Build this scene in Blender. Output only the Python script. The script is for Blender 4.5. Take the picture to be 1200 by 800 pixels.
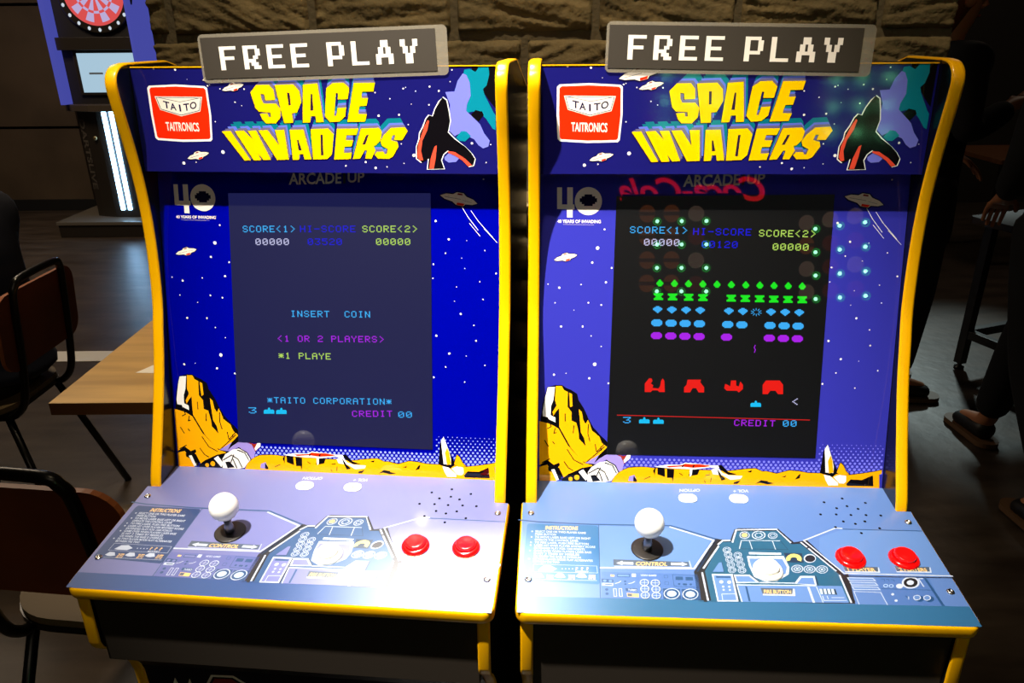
import bpy, bmesh, math, random
from math import sin, cos, pi, radians, hypot
from mathutils import Vector, Matrix, noise
from mathutils.geometry import tessellate_polygon
S = bpy.context.scene
for o in list(bpy.data.objects): bpy.data.objects.remove(o)
COL = S.collection
random.seed(7)
# ------------------------------------------------------------------ camera, world, lamps, exposure
PITCH, ROLL = -0.38999, -0.00844
cam_data = bpy.data.cameras.new('camera'); cam = bpy.data.objects.new('camera', cam_data); COL.objects.link(cam)
cam_data.sensor_width = 36; cam_data.lens = 26.317; cam_data.clip_start = 0.02
_r = Vector((1, 0, 0)); _u = Vector((0, -sin(PITCH), cos(PITCH))); _f = Vector((0, cos(PITCH), sin(PITCH)))
_R = cos(ROLL)*_r + sin(ROLL)*_u; _U = -sin(ROLL)*_r + cos(ROLL)*_u
cam.matrix_world = Matrix(((_R.x, _U.x, -_f.x, 0), (_R.y, _U.y, -_f.y, 0), (_R.z, _U.z, -_f.z, 1.5), (0, 0, 0, 1)))
S.camera = cam
S.view_settings.view_transform = 'Standard'; S.view_settings.look = 'None'
S.view_settings.gamma = 1; S.view_settings.use_curve_mapping = False
S.view_settings.exposure = 0.0
W = bpy.data.worlds.new('world'); S.world = W; W.use_nodes = True
W.node_tree.nodes['Background'].inputs[0].default_value = (0.9, 0.75, 0.6, 1)
W.node_tree.nodes['Background'].inputs[1].default_value = 0.03
def lamp(name, kind, loc, target, energy, color, **kw):
    d = bpy.data.lights.new(name, kind); d.energy = energy; d.color = color
    for k, v in kw.items(): setattr(d, k, v)
    o = bpy.data.objects.new(name, d); COL.objects.link(o); o.location = loc
    o.rotation_euler = (Vector(target) - Vector(loc)).to_track_quat('-Z', 'Y').to_euler(); return o
KEY = (-0.72, 0.16, 3.5)
lamp('key_spot', 'SPOT', KEY, (0.0, 0.80, 1.10), 1120, (1, 0.93, 0.82), spot_size=radians(28.5), spot_blend=1.0, shadow_soft_size=0.03)
WALLSPOT = (-0.17, 1.22, 2.40)
lamp('wall_spot', 'SPOT', WALLSPOT, (-0.07, 0.68, 0.93), 500, (1, 0.96, 0.92), spot_size=radians(12.5), spot_blend=1.0, shadow_soft_size=0.09)
lamp('brick_spot', 'SPOT', (-0.1, 0.28, 3.5), (0.05, 1.3, 1.5), 165, (1, 0.8, 0.5), spot_size=radians(46), spot_blend=1.0, shadow_soft_size=0.05)
lamp('room_lamp', 'AREA', (-3.2, 4.2, 3.5), (-3.2, 4.2, 0), 60, (1, 0.8, 0.58), size=1.2)
lamp('table_lamp', 'SPOT', (-1.3, 2.2, 3.5), (-0.9, 1.9, 0.7), 170, (1, 0.78, 0.5), spot_size=radians(34), spot_blend=1.0, shadow_soft_size=0.1)
lamp('daylight', 'SPOT', (3.4, 6.4, 3.0), (2.35, 3.25, 0), 330, (0.78, 0.96, 0.94), spot_size=radians(19), spot_blend=0.5, shadow_soft_size=0.15)
lamp('ambient_fill', 'AREA', (0.0, -1.6, 3.6), (0.0, 0.6, 0.6), 12, (1, 0.82, 0.6), size=2.0)  # added unseen fill, raises the ambient light in front of the cabinets
lamp('far_lamp', 'AREA', (3.5, 5.0, 3.5), (3.5, 5.0, 0), 6, (1, 0.8, 0.6), size=1.0)

# ------------------------------------------------------------------ helpers
def lin(c):
    c = c/255.0
    return c/12.92 if c <= 0.04045 else ((c+0.055)/1.055)**2.4
def rgb(h):
    h = h.lstrip('#'); return tuple(lin(int(h[i:i+2], 16)) for i in (0, 2, 4))+(1,)
MATS = {}
def mat(name, color='#808080', rough=0.5, spec=0.5, metal=0.0, emit=None, estr=0.0, coat=0.0, coat_rough=0.05, alpha=1.0, trans=0.0, bump=None, vary=None):
    if name in MATS: return MATS[name]
    m = bpy.data.materials.new(name); m.use_nodes = True; nt = m.node_tree; b = nt.nodes['Principled BSDF']
    b.inputs['Base Color'].default_value = rgb(color); b.inputs['Roughness'].default_value = rough
    b.inputs['Specular IOR Level'].default_value = spec; b.inputs['Metallic'].default_value = metal
    b.inputs['Coat Weight'].default_value = coat; b.inputs['Coat Roughness'].default_value = coat_rough
    b.inputs['Alpha'].default_value = alpha; b.inputs['Transmission Weight'].default_value = trans
    if emit: b.inputs['Emission Color'].default_value = rgb(emit); b.inputs['Emission Strength'].default_value = estr
    if vary or bump:
        tc = nt.nodes.new('ShaderNodeTexCoord')
        if vary:   # (colour2, scale, (sx,sy,sz))
            mp = nt.nodes.new('ShaderNodeMapping'); mp.inputs['Scale'].default_value = vary[2]
            nz = nt.nodes.new('ShaderNodeTexNoise'); nz.inputs['Scale'].default_value = vary[1]; nz.inputs['Detail'].default_value = 5
            cr = nt.nodes.new('ShaderNodeValToRGB'); cr.color_ramp.elements[0].position = 0.35; cr.color_ramp.elements[1].position = 0.68
            cr.color_ramp.elements[0].color = rgb(color); cr.color_ramp.elements[1].color = rgb(vary[0])
            nt.links.new(tc.outputs['Object'], mp.inputs[0]); nt.links.new(mp.outputs[0], nz.inputs['Vector']); nt.links.new(nz.outputs['Fac'], cr.inputs[0]); nt.links.new(cr.outputs[0], b.inputs['Base Color'])
        if bump:   # (scale, strength)
            n2 = nt.nodes.new('ShaderNodeTexNoise'); n2.inputs['Scale'].default_value = bump[0]; n2.inputs['Detail'].default_value = 4
            bp = nt.nodes.new('ShaderNodeBump'); bp.inputs['Strength'].default_value = bump[1]; bp.inputs['Distance'].default_value = 0.01
            nt.links.new(tc.outputs['Object'], n2.inputs['Vector']); nt.links.new(n2.outputs['Fac'], bp.inputs['Height']); nt.links.new(bp.outputs[0], b.inputs['Normal'])
    MATS[name] = m; return m
class MB:
    def __init__(s): s.v = []; s.f = []; s.m = []; s.mats = []; s.sm = []
    def mi(s, m):
        if m not in s.mats: s.mats.append(m)
        return s.mats.index(m)
    def add(s, vs, fs, m, smooth=False):
        k = len(s.v); i = s.mi(m); s.v += [tuple(v) for v in vs]
        for f in fs: s.f.append([k+a for a in f]); s.m.append(i); s.sm.append(smooth)
    def box(s, a, b, m):
        x0, y0, z0 = a; x1, y1, z1 = b
        s.add([(x0,y0,z0),(x1,y0,z0),(x1,y1,z0),(x0,y1,z0),(x0,y0,z1),(x1,y0,z1),(x1,y1,z1),(x0,y1,z1)], [(3,2,1,0),(4,5,6,7),(0,1,5,4),(1,2,6,5),(2,3,7,6),(3,0,4,7)], m)
    def prism(s, poly, fr, d, m, mside=None):   # poly in frame (O,U,V,N), extruded by d along N
        O, U, V, N = fr; n = len(poly)
        a = [O+U*p[0]+V*p[1] for p in poly]; b = [p+N*d for p in a]
        tris = tessellate_polygon([[Vector((p[0], p[1], 0)) for p in poly]])
        s.add(b, [t for t in tris], m); s.add(a, [t[::-1] for t in tris], m)
        s.add(a+b, [(i, (i+1) % n, n+(i+1) % n, n+i) for i in range(n)], mside or m)
    def lathe(s, prof, fr, m, n=28, smooth=True):   # prof [(r,h)] about N
        O, U, V, N = fr; vs = []; fs = []
        for r, h in prof:
            for k in range(n):
                t = 2*pi*k/n; vs.append(O+U*(r*cos(t))+V*(r*sin(t))+N*h)
        for j in range(len(prof)-1):
            for k in range(n): fs.append((j*n+k, j*n+(k+1) % n, (j+1)*n+(k+1) % n, (j+1)*n+k))
        fs.append(tuple(range(n-1, -1, -1))); fs.append(tuple((len(prof)-1)*n+k for k in range(n)))
        s.add(vs, fs, m, smooth)
    def tube(s, pts, r, m, n=10, cap=True):
        pts = [Vector(p) for p in pts]; vs = []; fs = []; up = None
        for i, p in enumerate(pts):
            d = (pts[min(i+1, len(pts)-1)]-pts[max(i-1, 0)]).normalized()
            if up is None: up = Vector((0, 0, 1)) if abs(d.z) < 0.9 else Vector((1, 0, 0))
            a = (up-d*up.dot(d)).normalized(); b = d.cross(a); up = a
            rr = r[i] if isinstance(r, (list, tuple)) else r
            for k in range(n):
                t = 2*pi*k/n; vs.append(p+a*(rr*cos(t))+b*(rr*sin(t)))
        for j in range(len(pts)-1):
            for k in range(n): fs.append((j*n+k, j*n+(k+1) % n, (j+1)*n+(k+1) % n, (j+1)*n+k))
        if cap: fs.append(tuple(range(n-1, -1, -1))); fs.append(tuple((len(pts)-1)*n+k for k in range(n)))
        s.add(vs, fs, m, True)
    def build(s, name, parent=None, bevel=0, auto=True):
        me = bpy.data.meshes.new(name); me.from_pydata(s.v, [], s.f)
        for m in s.mats: me.materials.append(m)
        for i, p in enumerate(me.polygons): p.material_index = s.m[i]; p.use_smooth = s.sm[i]
        bm = bmesh.new(); bm.from_mesh(me); bmesh.ops.remove_doubles(bm, verts=bm.verts, dist=1e-6) if bevel else None
        bmesh.ops.recalc_face_normals(bm, faces=bm.faces) if bevel else None
        bm.to_mesh(me); bm.free()
        o = bpy.data.objects.new(name, me); COL.objects.link(o)
        if parent: o.parent = parent
        if bevel:
            md = o.modifiers.new('bevel', 'BEVEL'); md.width = bevel; md.segments = 2; md.limit_method = 'ANGLE'; md.angle_limit = radians(40)
        return o
def tag(o, label=None, cat=None, group=None, kind=None):
    if label: o['label'] = label
    if cat: o['category'] = cat
    if group: o['group'] = group
    if kind: o['kind'] = kind
    return o
def thing(name, label, cat, loc=(0, 0, 0), rz=0, group=None):
    o = bpy.data.objects.new(name, None); COL.objects.link(o); o.location = loc; o.rotation_euler = (0, 0, rz); o.empty_display_size = 0.1
    return tag(o, label, cat, group)
def arc(cx, cy, r, a0, a1, n=6): return [(cx+r*cos(a0+(a1-a0)*i/n), cy+r*sin(a0+(a1-a0)*i/n)) for i in range(n+1)]
def rrect(w, h, r, n=5, cx=0, cy=0):
    return [(cx+x, cy+y) for x, y in arc(w/2-r, -h/2+r, r, -pi/2, 0, n)+arc(w/2-r, h/2-r, r, 0, pi/2, n)+arc(-w/2+r, h/2-r, r, pi/2, pi, n)+arc(-w/2+r, -h/2+r, r, pi, 1.5*pi, n)]
def smooth_path(pts, n=6):   # Catmull-Rom
    P = [Vector(p) for p in pts]; P = [2*P[0]-P[1]]+P+[2*P[-1]-P[-2]]; out = []
    for i in range(1, len(P)-2):
        for k in range(n):
            t = k/n; out.append(0.5*((2*P[i])+(P[i+1]-P[i-1])*t+(2*P[i-1]-5*P[i]+4*P[i+1]-P[i+2])*t*t+(3*P[i]-P[i-1]-3*P[i+1]+P[i+2])*t**3))
    return out+[P[-2]]
WORLD = (Vector((0, 0, 0)), Vector((1, 0, 0)), Vector((0, 1, 0)), Vector((0, 0, 1)))
_glyphs = {}
def glyph_mesh(txt, shear=0):
    if txt not in _glyphs:
        c = bpy.data.curves.new('lettering', 'FONT'); c.body = txt; c.resolution_u = 3; c.offset = 0.022
        o = bpy.data.objects.new('lettering', c); COL.objects.link(o)
        me = o.evaluated_get(bpy.context.evaluated_depsgraph_get()).to_mesh()
        vs = [tuple(v.co) for v in me.vertices]; fs = [tuple(p.vertices) for p in me.polygons]
        x0 = min(v[0] for v in vs); x1 = max(v[0] for v in vs); y0 = 0.0; y1 = max(v[1] for v in vs)
        if y1-y0 < .2: y0 = min(v[1] for v in vs)
        _glyphs[txt] = ([((v[0]-x0)/(x1-x0), (v[1]-y0)/(y1-y0)) for v in vs], fs)
        bpy.data.objects.remove(o); bpy.data.curves.remove(c)
    return _glyphs[txt]
FONT57 = {'A':'0E11111F111111','C':'0E11101010110E','D':'1E11111111111E','E':'1F10101E10101F','H':'1111111F111111','I':'0E04040404040E','L':'1010101010101F','N':'11191915131311','O':'0E11111111110E','P':'1E11111E101010','R':'1E11111E141211','S':'0E11100E01110E','T':'1F040404040404','Y':'11110A04040404','0':'0E11131519110E','1':'040C040404040E','2':'0E11010608101F','3':'1F01020601110E','5':'1F101E0101110E','<':'02040810080402','>':'08040201020408','-':'0000001F000000','*':'00150E1F0E1500'}
def art(mb, fr, recs, mats, dz=0.00012):
    O, U, V, N = fr
    def put(p, z): return O+U*p[0]+V*p[1]+N*z
    def pp(s): return [tuple(float(c)*1e-4 for c in t.split(',')) for t in s.split()]
    for line in recs.strip().split('\n'):
        e = line.split(';'); m = mats(e[1]); z = float(e[2])*dz
        if e[0] == 'P':
            loops = [pp(s) for s in e[3].split('|')]
            tris = tessellate_polygon([[Vector((x, y, 0)) for x, y in L] for L in loops]); flat = [p for L in loops for p in L]
            fs = []
            for t in tris:
                a, b, c = (flat[i] for i in t)
                cr = (b[0]-a[0])*(c[1]-a[1])-(b[1]-a[1])*(c[0]-a[0])
                if abs(cr) > 1e-12: fs.append(tuple(t) if cr > 0 else tuple(t)[::-1])
            mb.add([put(p, z) for p in flat], fs, m)
        elif e[0] == 'L':
            P = [Vector(p) for p in pp(e[3])]; w = float(e[4])*0.5e-4; closed = e[5] == '1'
            if closed: P = P+[P[0], P[1]]
            L = []; R = []
            for i, p in enumerate(P):
                d0 = (p-P[i-1]).normalized() if i else None; d1 = (P[i+1]-p).normalized() if i < len(P)-1 else None
                d0 = d0 or d1; d1 = d1 or d0
                n = Vector((-(d0+d1).y, (d0+d1).x)); n = n.normalized() if n.length > 1e-6 else Vector((-d0.y, d0.x))
                k = w/max(0.5, n.dot(Vector((-d0.y, d0.x)))); L.append(p+n*k); R.append(p-n*k)
            n = len(P); q = range(1, n-1) if closed else range(n-1)
            mb.add([put(p, z) for p in R+L], [(i, i+1, n+i+1, n+i) for i in q], m)
        elif e[0] == 'T':
            bl, br, tl = [Vector(p) for p in pp(e[4])]; vs, fs = glyph_mesh(e[3])
            mb.add([put(bl+(br-bl)*x+(tl-bl)*y, z) for x, y in vs], fs, m)
        elif e[0] == 'X':
            a, b = [Vector(p) for p in pp(e[4])]; h = float(e[5])*1e-4; n = len(e[3]); u = (b-a)/(n*8-2); v = Vector((-u.y, u.x)).normalized()*h/7
            for i, ch in enumerate(e[3]):
                if ch == ' ' or ch not in FONT57: continue
                g = FONT57[ch]
                for r in range(7):
                    bits = int(g[2*r:2*r+2], 16); c = 0
                    while c < 5:
                        if bits >> (4-c) & 1:
                            c1 = c
                            while c1 < 5 and bits >> (4-c1) & 1: c1 += 1
                            x0 = (i*8+c*1.2)*1.0; x1 = i*8+c1*1.2; y = 6-r
                            mb.add([put(a+u*x0+v*y, z), put(a+u*x1+v*y, z), put(a+u*x1+v*(y+1), z), put(a+u*x0+v*(y+1), z)], [(0, 1, 2, 3)], m)
                            c = c1
                        else: c += 1
ART_M = """
P;teal;1;-641,1044 -566,1128 -422,1130 -375,1069 -369,957 -479,954 -487,1019 -527,1026 -522,961 -502,917 -364,917 -319,859 -329,756 -387,690 -497,690 -536,734 -558,800 -470,805 -460,764 -435,767 -440,815 -563,822 -602,866
P;teal;1.15;-666,1021 -591,1104 -443,1107 -395,1046 -388,933 -501,930 -509,996 -550,1003 -545,938 -524,894 -384,894 -338,835 -348,732 -407,666 -519,666 -559,710 -582,777 -492,781 -481,740 -455,743 -461,791 -587,799 -627,843
P;peri;2;-698,992 -620,1076 -469,1078 -419,1018 -413,904 -528,901 -537,967 -578,974 -573,909 -552,865 -407,865 -360,806 -370,703 -431,636 -546,636 -587,681 -611,747 -518,752 -507,710 -481,713 -487,762 -616,769 -657,814
P;extr;2.3;-724,968 -645,1052 -490,1055 -439,994 -432,881 -550,878 -559,943 -602,951 -596,885 -575,841 -427,841 -379,782 -389,679 -450,612 -568,612 -610,657 -634,723 -540,728 -529,686 -502,689 -508,738 -640,746 -682,790
P;extr;2.4;-741,953 -661,1037 -504,1039 -452,978 -445,865 -565,862 -574,928 -617,935 -612,869 -590,825 -440,825 -391,767 -401,663 -464,596 -583,596 -626,641 -650,707 -554,712 -543,670 -516,673 -522,722 -656,730 -698,774
P;dark;3;-764,934 -683,1018 -524,1021 -472,960 -465,846 -586,843 -595,909 -639,916 -633,850 -611,806 -459,806 -410,747 -420,644 -483,577 -604,577 -647,621 -672,688 -575,693 -564,651 -536,654 -542,703 -678,710 -721,755
P;yel;4;-756,940 -675,1024 -516,1026 -464,965 -456,852 -578,849 -586,915 -630,922 -625,856 -602,812 -451,812 -401,753 -412,650 -475,583 -595,583 -638,627 -663,694 -567,699 -555,657 -527,660 -533,709 -669,716 -712,761
P;teal;1;-357,1127 -149,1133 -88,1061 -77,932 -135,815 -194,808 -190,697 -292,693|-229,1040 -201,1040 -195,898 -222,895
P;teal;1.15;-377,1104 -164,1110 -102,1038 -90,908 -149,791 -209,784 -205,674 -309,669|-246,1017 -217,1017 -211,875 -238,872
P;peri;2;-401,1075 -182,1082 -118,1010 -106,879 -167,762 -228,755 -224,644 -331,640|-266,988 -236,988 -230,846 -258,843
P;extr;2.3;-421,1052 -197,1059 -132,986 -119,856 -181,738 -244,731 -239,620 -348,615|-283,965 -252,965 -246,822 -274,819
P;extr;2.4;-434,1036 -207,1043 -141,971 -128,840 -191,723 -254,715 -249,604 -360,599|-294,949 -263,949 -256,806 -285,803
P;dark;3;-453,1018 -224,1024 -157,952 -144,821 -207,703 -271,696 -266,585 -379,580
P;yel;4;-445,1023 -216,1030 -149,958 -135,827 -199,709 -263,702 -258,591 -370,586|-304,936 -272,936 -265,793 -294,790
P;teal;1;-42,1129 121,1142 156,705 72,702 68,776 15,773 4,702 -80,698|36,1025 54,1025 52,837 16,834
P;teal;1.15;-54,1106 112,1119 149,681 63,678 59,752 4,749 -7,678 -93,674|26,1002 43,1002 42,813 5,810
P;peri;2;-70,1077 101,1091 139,652 51,649 47,723 -9,720 -20,649 -109,644|13,973 31,973 29,784 -9,781
P;extr;2.3;-82,1054 91,1068 132,628 42,625 37,699 -20,696 -31,625 -122,620|2,950 20,950 19,761 -20,758
P;extr;2.4;-91,1038 85,1052 127,612 35,609 31,683 -28,680 -39,609 -130,604|-5,934 13,934 13,745 -27,742
P;dark;3;-106,1020 72,1034 114,593 22,590 17,664 -42,661 -53,590 -146,585
P;yel;4;-98,1026 80,1040 122,599 30,596 25,670 -34,667 -45,596 -137,591|-11,921 8,921 7,732 -33,729
P;teal;1;216,1089 291,1146 412,1150 471,1089 446,967 334,964 342,1032 318,1036 280,779 303,779 324,866 420,873 403,771 337,713 228,705 176,771
P;teal;1.15;209,1066 286,1123 409,1127 470,1065 444,944 330,941 338,1008 314,1013 275,755 299,755 320,842 418,850 401,748 333,689 222,681 169,747
P;peri;2;201,1038 280,1095 406,1099 469,1037 442,915 325,912 333,980 308,984 269,726 293,726 315,814 416,821 398,719 329,660 215,652 160,718
P;extr;2.3;194,1015 274,1072 404,1076 467,1014 440,892 321,889 329,957 304,961 264,702 289,702 311,790 414,797 396,695 325,636 209,628 153,695
P;extr;2.4;189,999 271,1056 402,1060 466,998 439,876 318,873 327,941 301,945 261,686 286,686 308,774 412,781 394,679 323,620 205,612 148,679
P;dark;3;177,980 260,1038 392,1042 458,980 430,857 308,854 316,922 290,927 250,667 275,667 297,755 403,763 385,660 312,601 193,593 135,660
P;yel;4;185,986 268,1043 400,1047 466,986 438,863 316,860 324,928 298,932 258,673 283,673 306,761 411,768 393,666 321,607 202,599 144,665
P;teal;1;525,1145 757,1149 735,1052 610,1050 598,978 669,978 649,892 571,887 551,800 648,796 619,713 423,705
P;teal;1.15;525,1122 762,1126 739,1029 612,1027 600,955 672,955 652,868 572,864 552,777 651,773 622,689 421,682
P;peri;2;524,1094 768,1098 745,1001 614,998 602,926 676,926 656,840 574,835 553,748 654,744 625,660 419,653
P;extr;2.3;524,1071 773,1075 749,978 616,975 604,903 680,903 659,816 575,812 554,724 657,720 628,636 417,629
P;extr;2.4;524,1056 776,1059 752,962 617,959 605,887 682,887 661,800 576,796 554,709 659,704 629,621 416,613
P;dark;3;516,1037 771,1041 747,943 610,941 598,869 675,869 654,782 568,777 547,689 653,685 623,601 407,594
P;yel;4;524,1043 779,1046 755,949 618,946 606,874 684,874 663,787 576,783 555,695 661,691 631,607 415,600
P;teal;1;-1018,597 -918,603 -720,256 -795,252
P;teal;1.15;-1052,572 -950,578 -747,231 -824,227
P;peri;2;-1093,542 -988,549 -779,200 -858,197
P;extr;2.3;-1127,518 -1020,524 -806,175 -886,172
P;extr;2.4;-1150,501 -1041,508 -824,158 -905,155
P;dark;3;-1177,482 -1067,488 -847,138 -930,135
P;yel;4;-1168,488 -1058,494 -839,144 -921,141
P;teal;1;-870,600 -766,606 -668,501 -722,603 -623,608 -486,265 -571,258 -627,337 -601,258 -686,253
P;teal;1.15;-900,576 -794,582 -694,477 -749,579 -647,584 -507,240 -594,233 -651,312 -625,233 -712,228
P;peri;2;-937,546 -828,552 -725,447 -782,549 -678,554 -533,209 -623,203 -681,282 -654,202 -744,197
P;extr;2.3;-968,521 -856,528 -751,422 -809,525 -703,530 -555,184 -646,178 -706,257 -678,177 -769,172
P;extr;2.4;-988,505 -875,511 -768,406 -827,508 -719,513 -569,168 -662,161 -722,240 -694,161 -787,156
P;dark;3;-1014,485 -899,492 -791,386 -851,489 -742,494 -590,148 -683,141 -745,220 -716,141 -810,135
P;yel;4;-1005,491 -891,498 -783,392 -842,495 -733,500 -581,154 -675,147 -736,226 -707,147 -801,142
P;teal;1;-598,608 -490,613 -376,436 -406,613 -299,616 -278,267 -415,260
P;teal;1.15;-622,584 -512,588 -395,412 -426,589 -317,592 -295,242 -435,236
P;peri;2;-652,554 -539,559 -418,382 -451,559 -338,562 -315,212 -459,205
P;extr;2.3;-676,530 -560,534 -437,357 -471,535 -356,538 -332,187 -479,180
P;extr;2.4;-692,513 -575,518 -450,341 -484,518 -368,522 -343,171 -492,164
P;dark;3;-714,494 -596,499 -469,321 -504,499 -386,502 -361,151 -512,143
P;yel;4;-706,500 -587,505 -460,327 -495,505 -378,508 -353,157 -503,150
P;teal;1;-237,616 -80,619 -19,272 -97,268 -109,332 -155,328 -160,268 -235,263|-164,497 -150,497 -121,377 -157,374
P;teal;1.15;-253,592 -93,595 -30,247 -110,243 -122,307 -169,304 -174,243 -250,238|-179,473 -164,473 -134,352 -171,349
P;peri;2;-273,562 -109,566 -43,217 -125,213 -138,277 -186,274 -191,213 -269,208|-196,443 -181,443 -151,322 -188,319
P;extr;2.3;-289,538 -121,542 -54,192 -138,188 -151,252 -200,249 -206,188 -285,183|-211,418 -195,419 -164,298 -202,295
P;extr;2.4;-300,522 -130,525 -61,175 -146,172 -159,236 -209,233 -215,171 -296,166|-221,402 -205,402 -173,281 -211,278
P;dark;3;-317,502 -146,506 -76,155 -162,152 -175,216 -226,213 -231,151 -313,146
P;yel;4;-309,508 -137,512 -67,162 -153,158 -167,222 -217,219 -223,158 -304,152|-229,389 -213,389 -180,268 -219,264
P;teal;1;2,624 201,632 258,565 221,333 165,276 1,269|108,557 133,560 122,318 93,318
P;teal;1.15;-9,600 194,608 253,541 216,309 159,251 -10,244|100,533 125,536 114,293 84,293
P;peri;2;-22,570 186,578 246,512 209,279 150,221 -23,214|89,504 115,507 105,263 74,263
P;extr;2.3;-33,546 180,554 241,487 203,254 144,196 -33,189|81,480 107,483 97,239 65,238
P;extr;2.4;-41,530 176,538 238,471 199,238 139,180 -40,173|75,463 102,466 92,222 60,222
P;dark;3;-55,511 163,519 227,452 187,218 127,160 -54,153
P;yel;4;-47,517 172,525 235,458 196,224 135,166 -46,159|70,450 98,453 87,208 55,208
P;teal;1;298,629 540,632 513,558 402,555 389,499 473,496 453,424 369,421 358,349 448,352 428,277 241,270
P;teal;1.15;293,605 541,608 514,534 400,531 387,475 472,472 453,400 366,397 355,325 448,328 427,253 236,245
P;peri;2;288,576 542,579 514,505 397,502 384,445 472,442 452,370 363,367 352,295 447,298 426,223 230,215
P;extr;2.3;283,552 543,555 514,481 395,478 382,421 472,418 451,346 361,343 349,270 446,274 425,198 225,191
P;extr;2.4;280,536 543,539 515,465 394,461 380,405 471,402 451,330 359,326 347,254 446,257 424,182 221,174
P;dark;3;270,516 535,520 507,445 385,442 371,385 463,382 442,310 349,307 338,234 437,238 416,162 210,154
P;yel;4;278,522 544,526 515,451 393,448 379,391 471,389 450,316 358,313 346,240 445,244 424,168 218,160
P;teal;1;568,632 769,640 803,596 783,500 729,440 699,433 718,381 669,283 596,282 621,380 595,380 538,282 455,277|624,559 653,562 607,447 573,444
P;teal;1.15;570,608 775,616 809,572 789,476 734,416 704,409 723,356 673,258 599,258 624,356 598,356 539,258 454,253|627,535 656,538 609,423 575,420
P;peri;2;572,579 782,587 817,543 797,446 741,387 710,379 729,327 678,229 602,228 628,326 601,326 541,228 454,223|630,505 661,508 613,394 578,390
P;extr;2.3;573,555 788,563 824,519 803,422 746,362 715,355 735,302 682,204 605,204 631,302 603,302 542,203 453,198|633,481 664,484 615,369 579,366
P;extr;2.4;574,539 792,547 829,503 808,406 749,346 718,339 738,286 685,188 606,187 633,286 605,285 543,187 453,182|635,465 666,468 617,353 581,350
P;dark;3;567,520 787,528 824,484 803,387 744,327 712,319 733,267 679,168 599,167 626,266 598,266 536,167 444,162
P;yel;4;575,526 796,534 832,490 811,393 752,333 720,325 741,273 687,174 608,174 635,272 606,272 544,173 453,168|637,452 668,455 618,340 582,337
P;teal;1;822,559 905,640 1062,648 1088,604 1026,501 933,500 951,559 919,556 897,500 968,478 979,426 908,307 864,284 741,283 705,328 731,366 808,363 818,336 841,339 859,396 793,433 777,485
P;teal;1.15;829,535 914,616 1074,624 1101,580 1038,477 943,476 961,536 928,533 906,476 978,454 990,402 918,282 872,260 747,259 710,304 737,341 815,339 825,312 849,315 867,372 800,409 784,461
P;peri;2;838,506 925,587 1089,595 1117,551 1052,447 955,447 973,506 940,503 917,447 991,425 1003,373 929,253 883,230 754,229 716,274 744,312 824,309 834,282 859,285 877,342 808,379 791,432
P;extr;2.3;845,482 934,564 1101,571 1130,527 1064,423 964,423 983,482 949,479 926,423 1002,401 1014,349 939,228 891,205 760,205 721,250 749,287 831,285 842,258 867,261 885,318 815,355 798,407
P;extr;2.4;850,466 939,548 1110,555 1138,511 1072,407 971,407 989,466 955,463 932,407 1009,385 1021,333 945,212 897,189 764,188 724,233 753,271 836,269 847,242 872,245 891,302 819,339 802,391
P;dark;3;846,447 936,528 1108,536 1137,492 1070,388 968,388 987,447 952,444 929,387 1006,365 1019,313 942,192 894,169 759,168 718,214 748,252 831,249 843,222 868,225 887,282 815,320 797,372
P;yel;4;854,453 944,534 1116,542 1146,498 1078,394 976,394 995,453 960,450 937,393 1014,371 1027,319 950,198 902,175 767,175 727,220 756,258 840,255 851,228 876,231 895,289 823,326 806,378
P;white;1;-2051,993 -2024,1019 -1680,1032 -1320,1012 -1292,989 -1282,675 -1303,392 -1326,369 -1677,361 -2006,380 -2036,409 -2051,677
P;red;2;-2023,977 -2000,997 -1679,1008 -1335,991 -1315,970 -1306,675 -1325,416 -1344,396 -1678,390 -1990,406 -2010,425 -2023,677
P;cream;3;-1969,896 -1368,888 -1413,721 -1661,663 -1922,739
P;navy;3.4;-1956,887 -1380,878 -1420,728 -1662,673 -1914,745
P;cream;3.8;-1946,881 -1390,872 -1426,734 -1662,680 -1908,751
L;navy;4.2;-1933,884 -1658,830 -1403,875;5;0
T;navy;4.6;T;-1869,766 -1791,748 -1871,846
T;navy;4.6;A;-1788,741 -1710,732 -1790,821
T;navy;4.6;I;-1674,721 -1652,721 -1677,801
T;navy;4.6;T;-1618,727 -1541,735 -1620,808
T;navy;4.6;O;-1535,742 -1448,761 -1537,822
T;cream;3;TAITRONICS;-1877,496 -1453,487 -1879,598
P;navy;2;-1354,1075 -1282,1143 -1202,1169 -1175,1208 -1121,1222 -1058,1222 -1025,1208 -938,1207 -851,1177 -901,1126 -981,1097 -996,1063 -1101,1036 -1170,1057 -1281,1046
P;cream;2.4;-1340,1078 -1279,1129 -1198,1155 -1167,1195 -1083,1218 -1031,1195 -934,1196 -865,1174 -916,1135 -996,1106 -1012,1074 -1101,1053 -1162,1071 -1273,1063
P;red;2.8;-1102,1084 -1007,1109 -1017,1075 -1097,1056
P;brick;2.8;-1150,1170 -1082,1189 -1092,1206 -1146,1193
L;dark;2.8;-1280,1088 -1080,1137;4;0
L;dark;2.8;-1055,1137 -935,1155;3;0
L;tan;2.8;-1253,1129 -1236,1111;2;0
L;tan;2.8;-1159,1149 -1141,1131;2;0
L;tan;2.8;-1040,1174 -1023,1156;2;0
L;tan;2.8;-965,1190 -947,1172;2;0
P;navy;2;-1114,961 -1073,1003 -1026,1021 -1011,1044 -956,1061 -922,1047 -870,1048 -818,1032 -847,1000 -893,981 -901,960 -963,942 -1005,954 -1070,946
P;cream;2.4;-1106,963 -1071,995 -1024,1012 -1006,1037 -956,1052 -925,1039 -868,1041 -826,1030 -856,1005 -902,986 -911,967 -964,953 -1000,963 -1066,956
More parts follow.
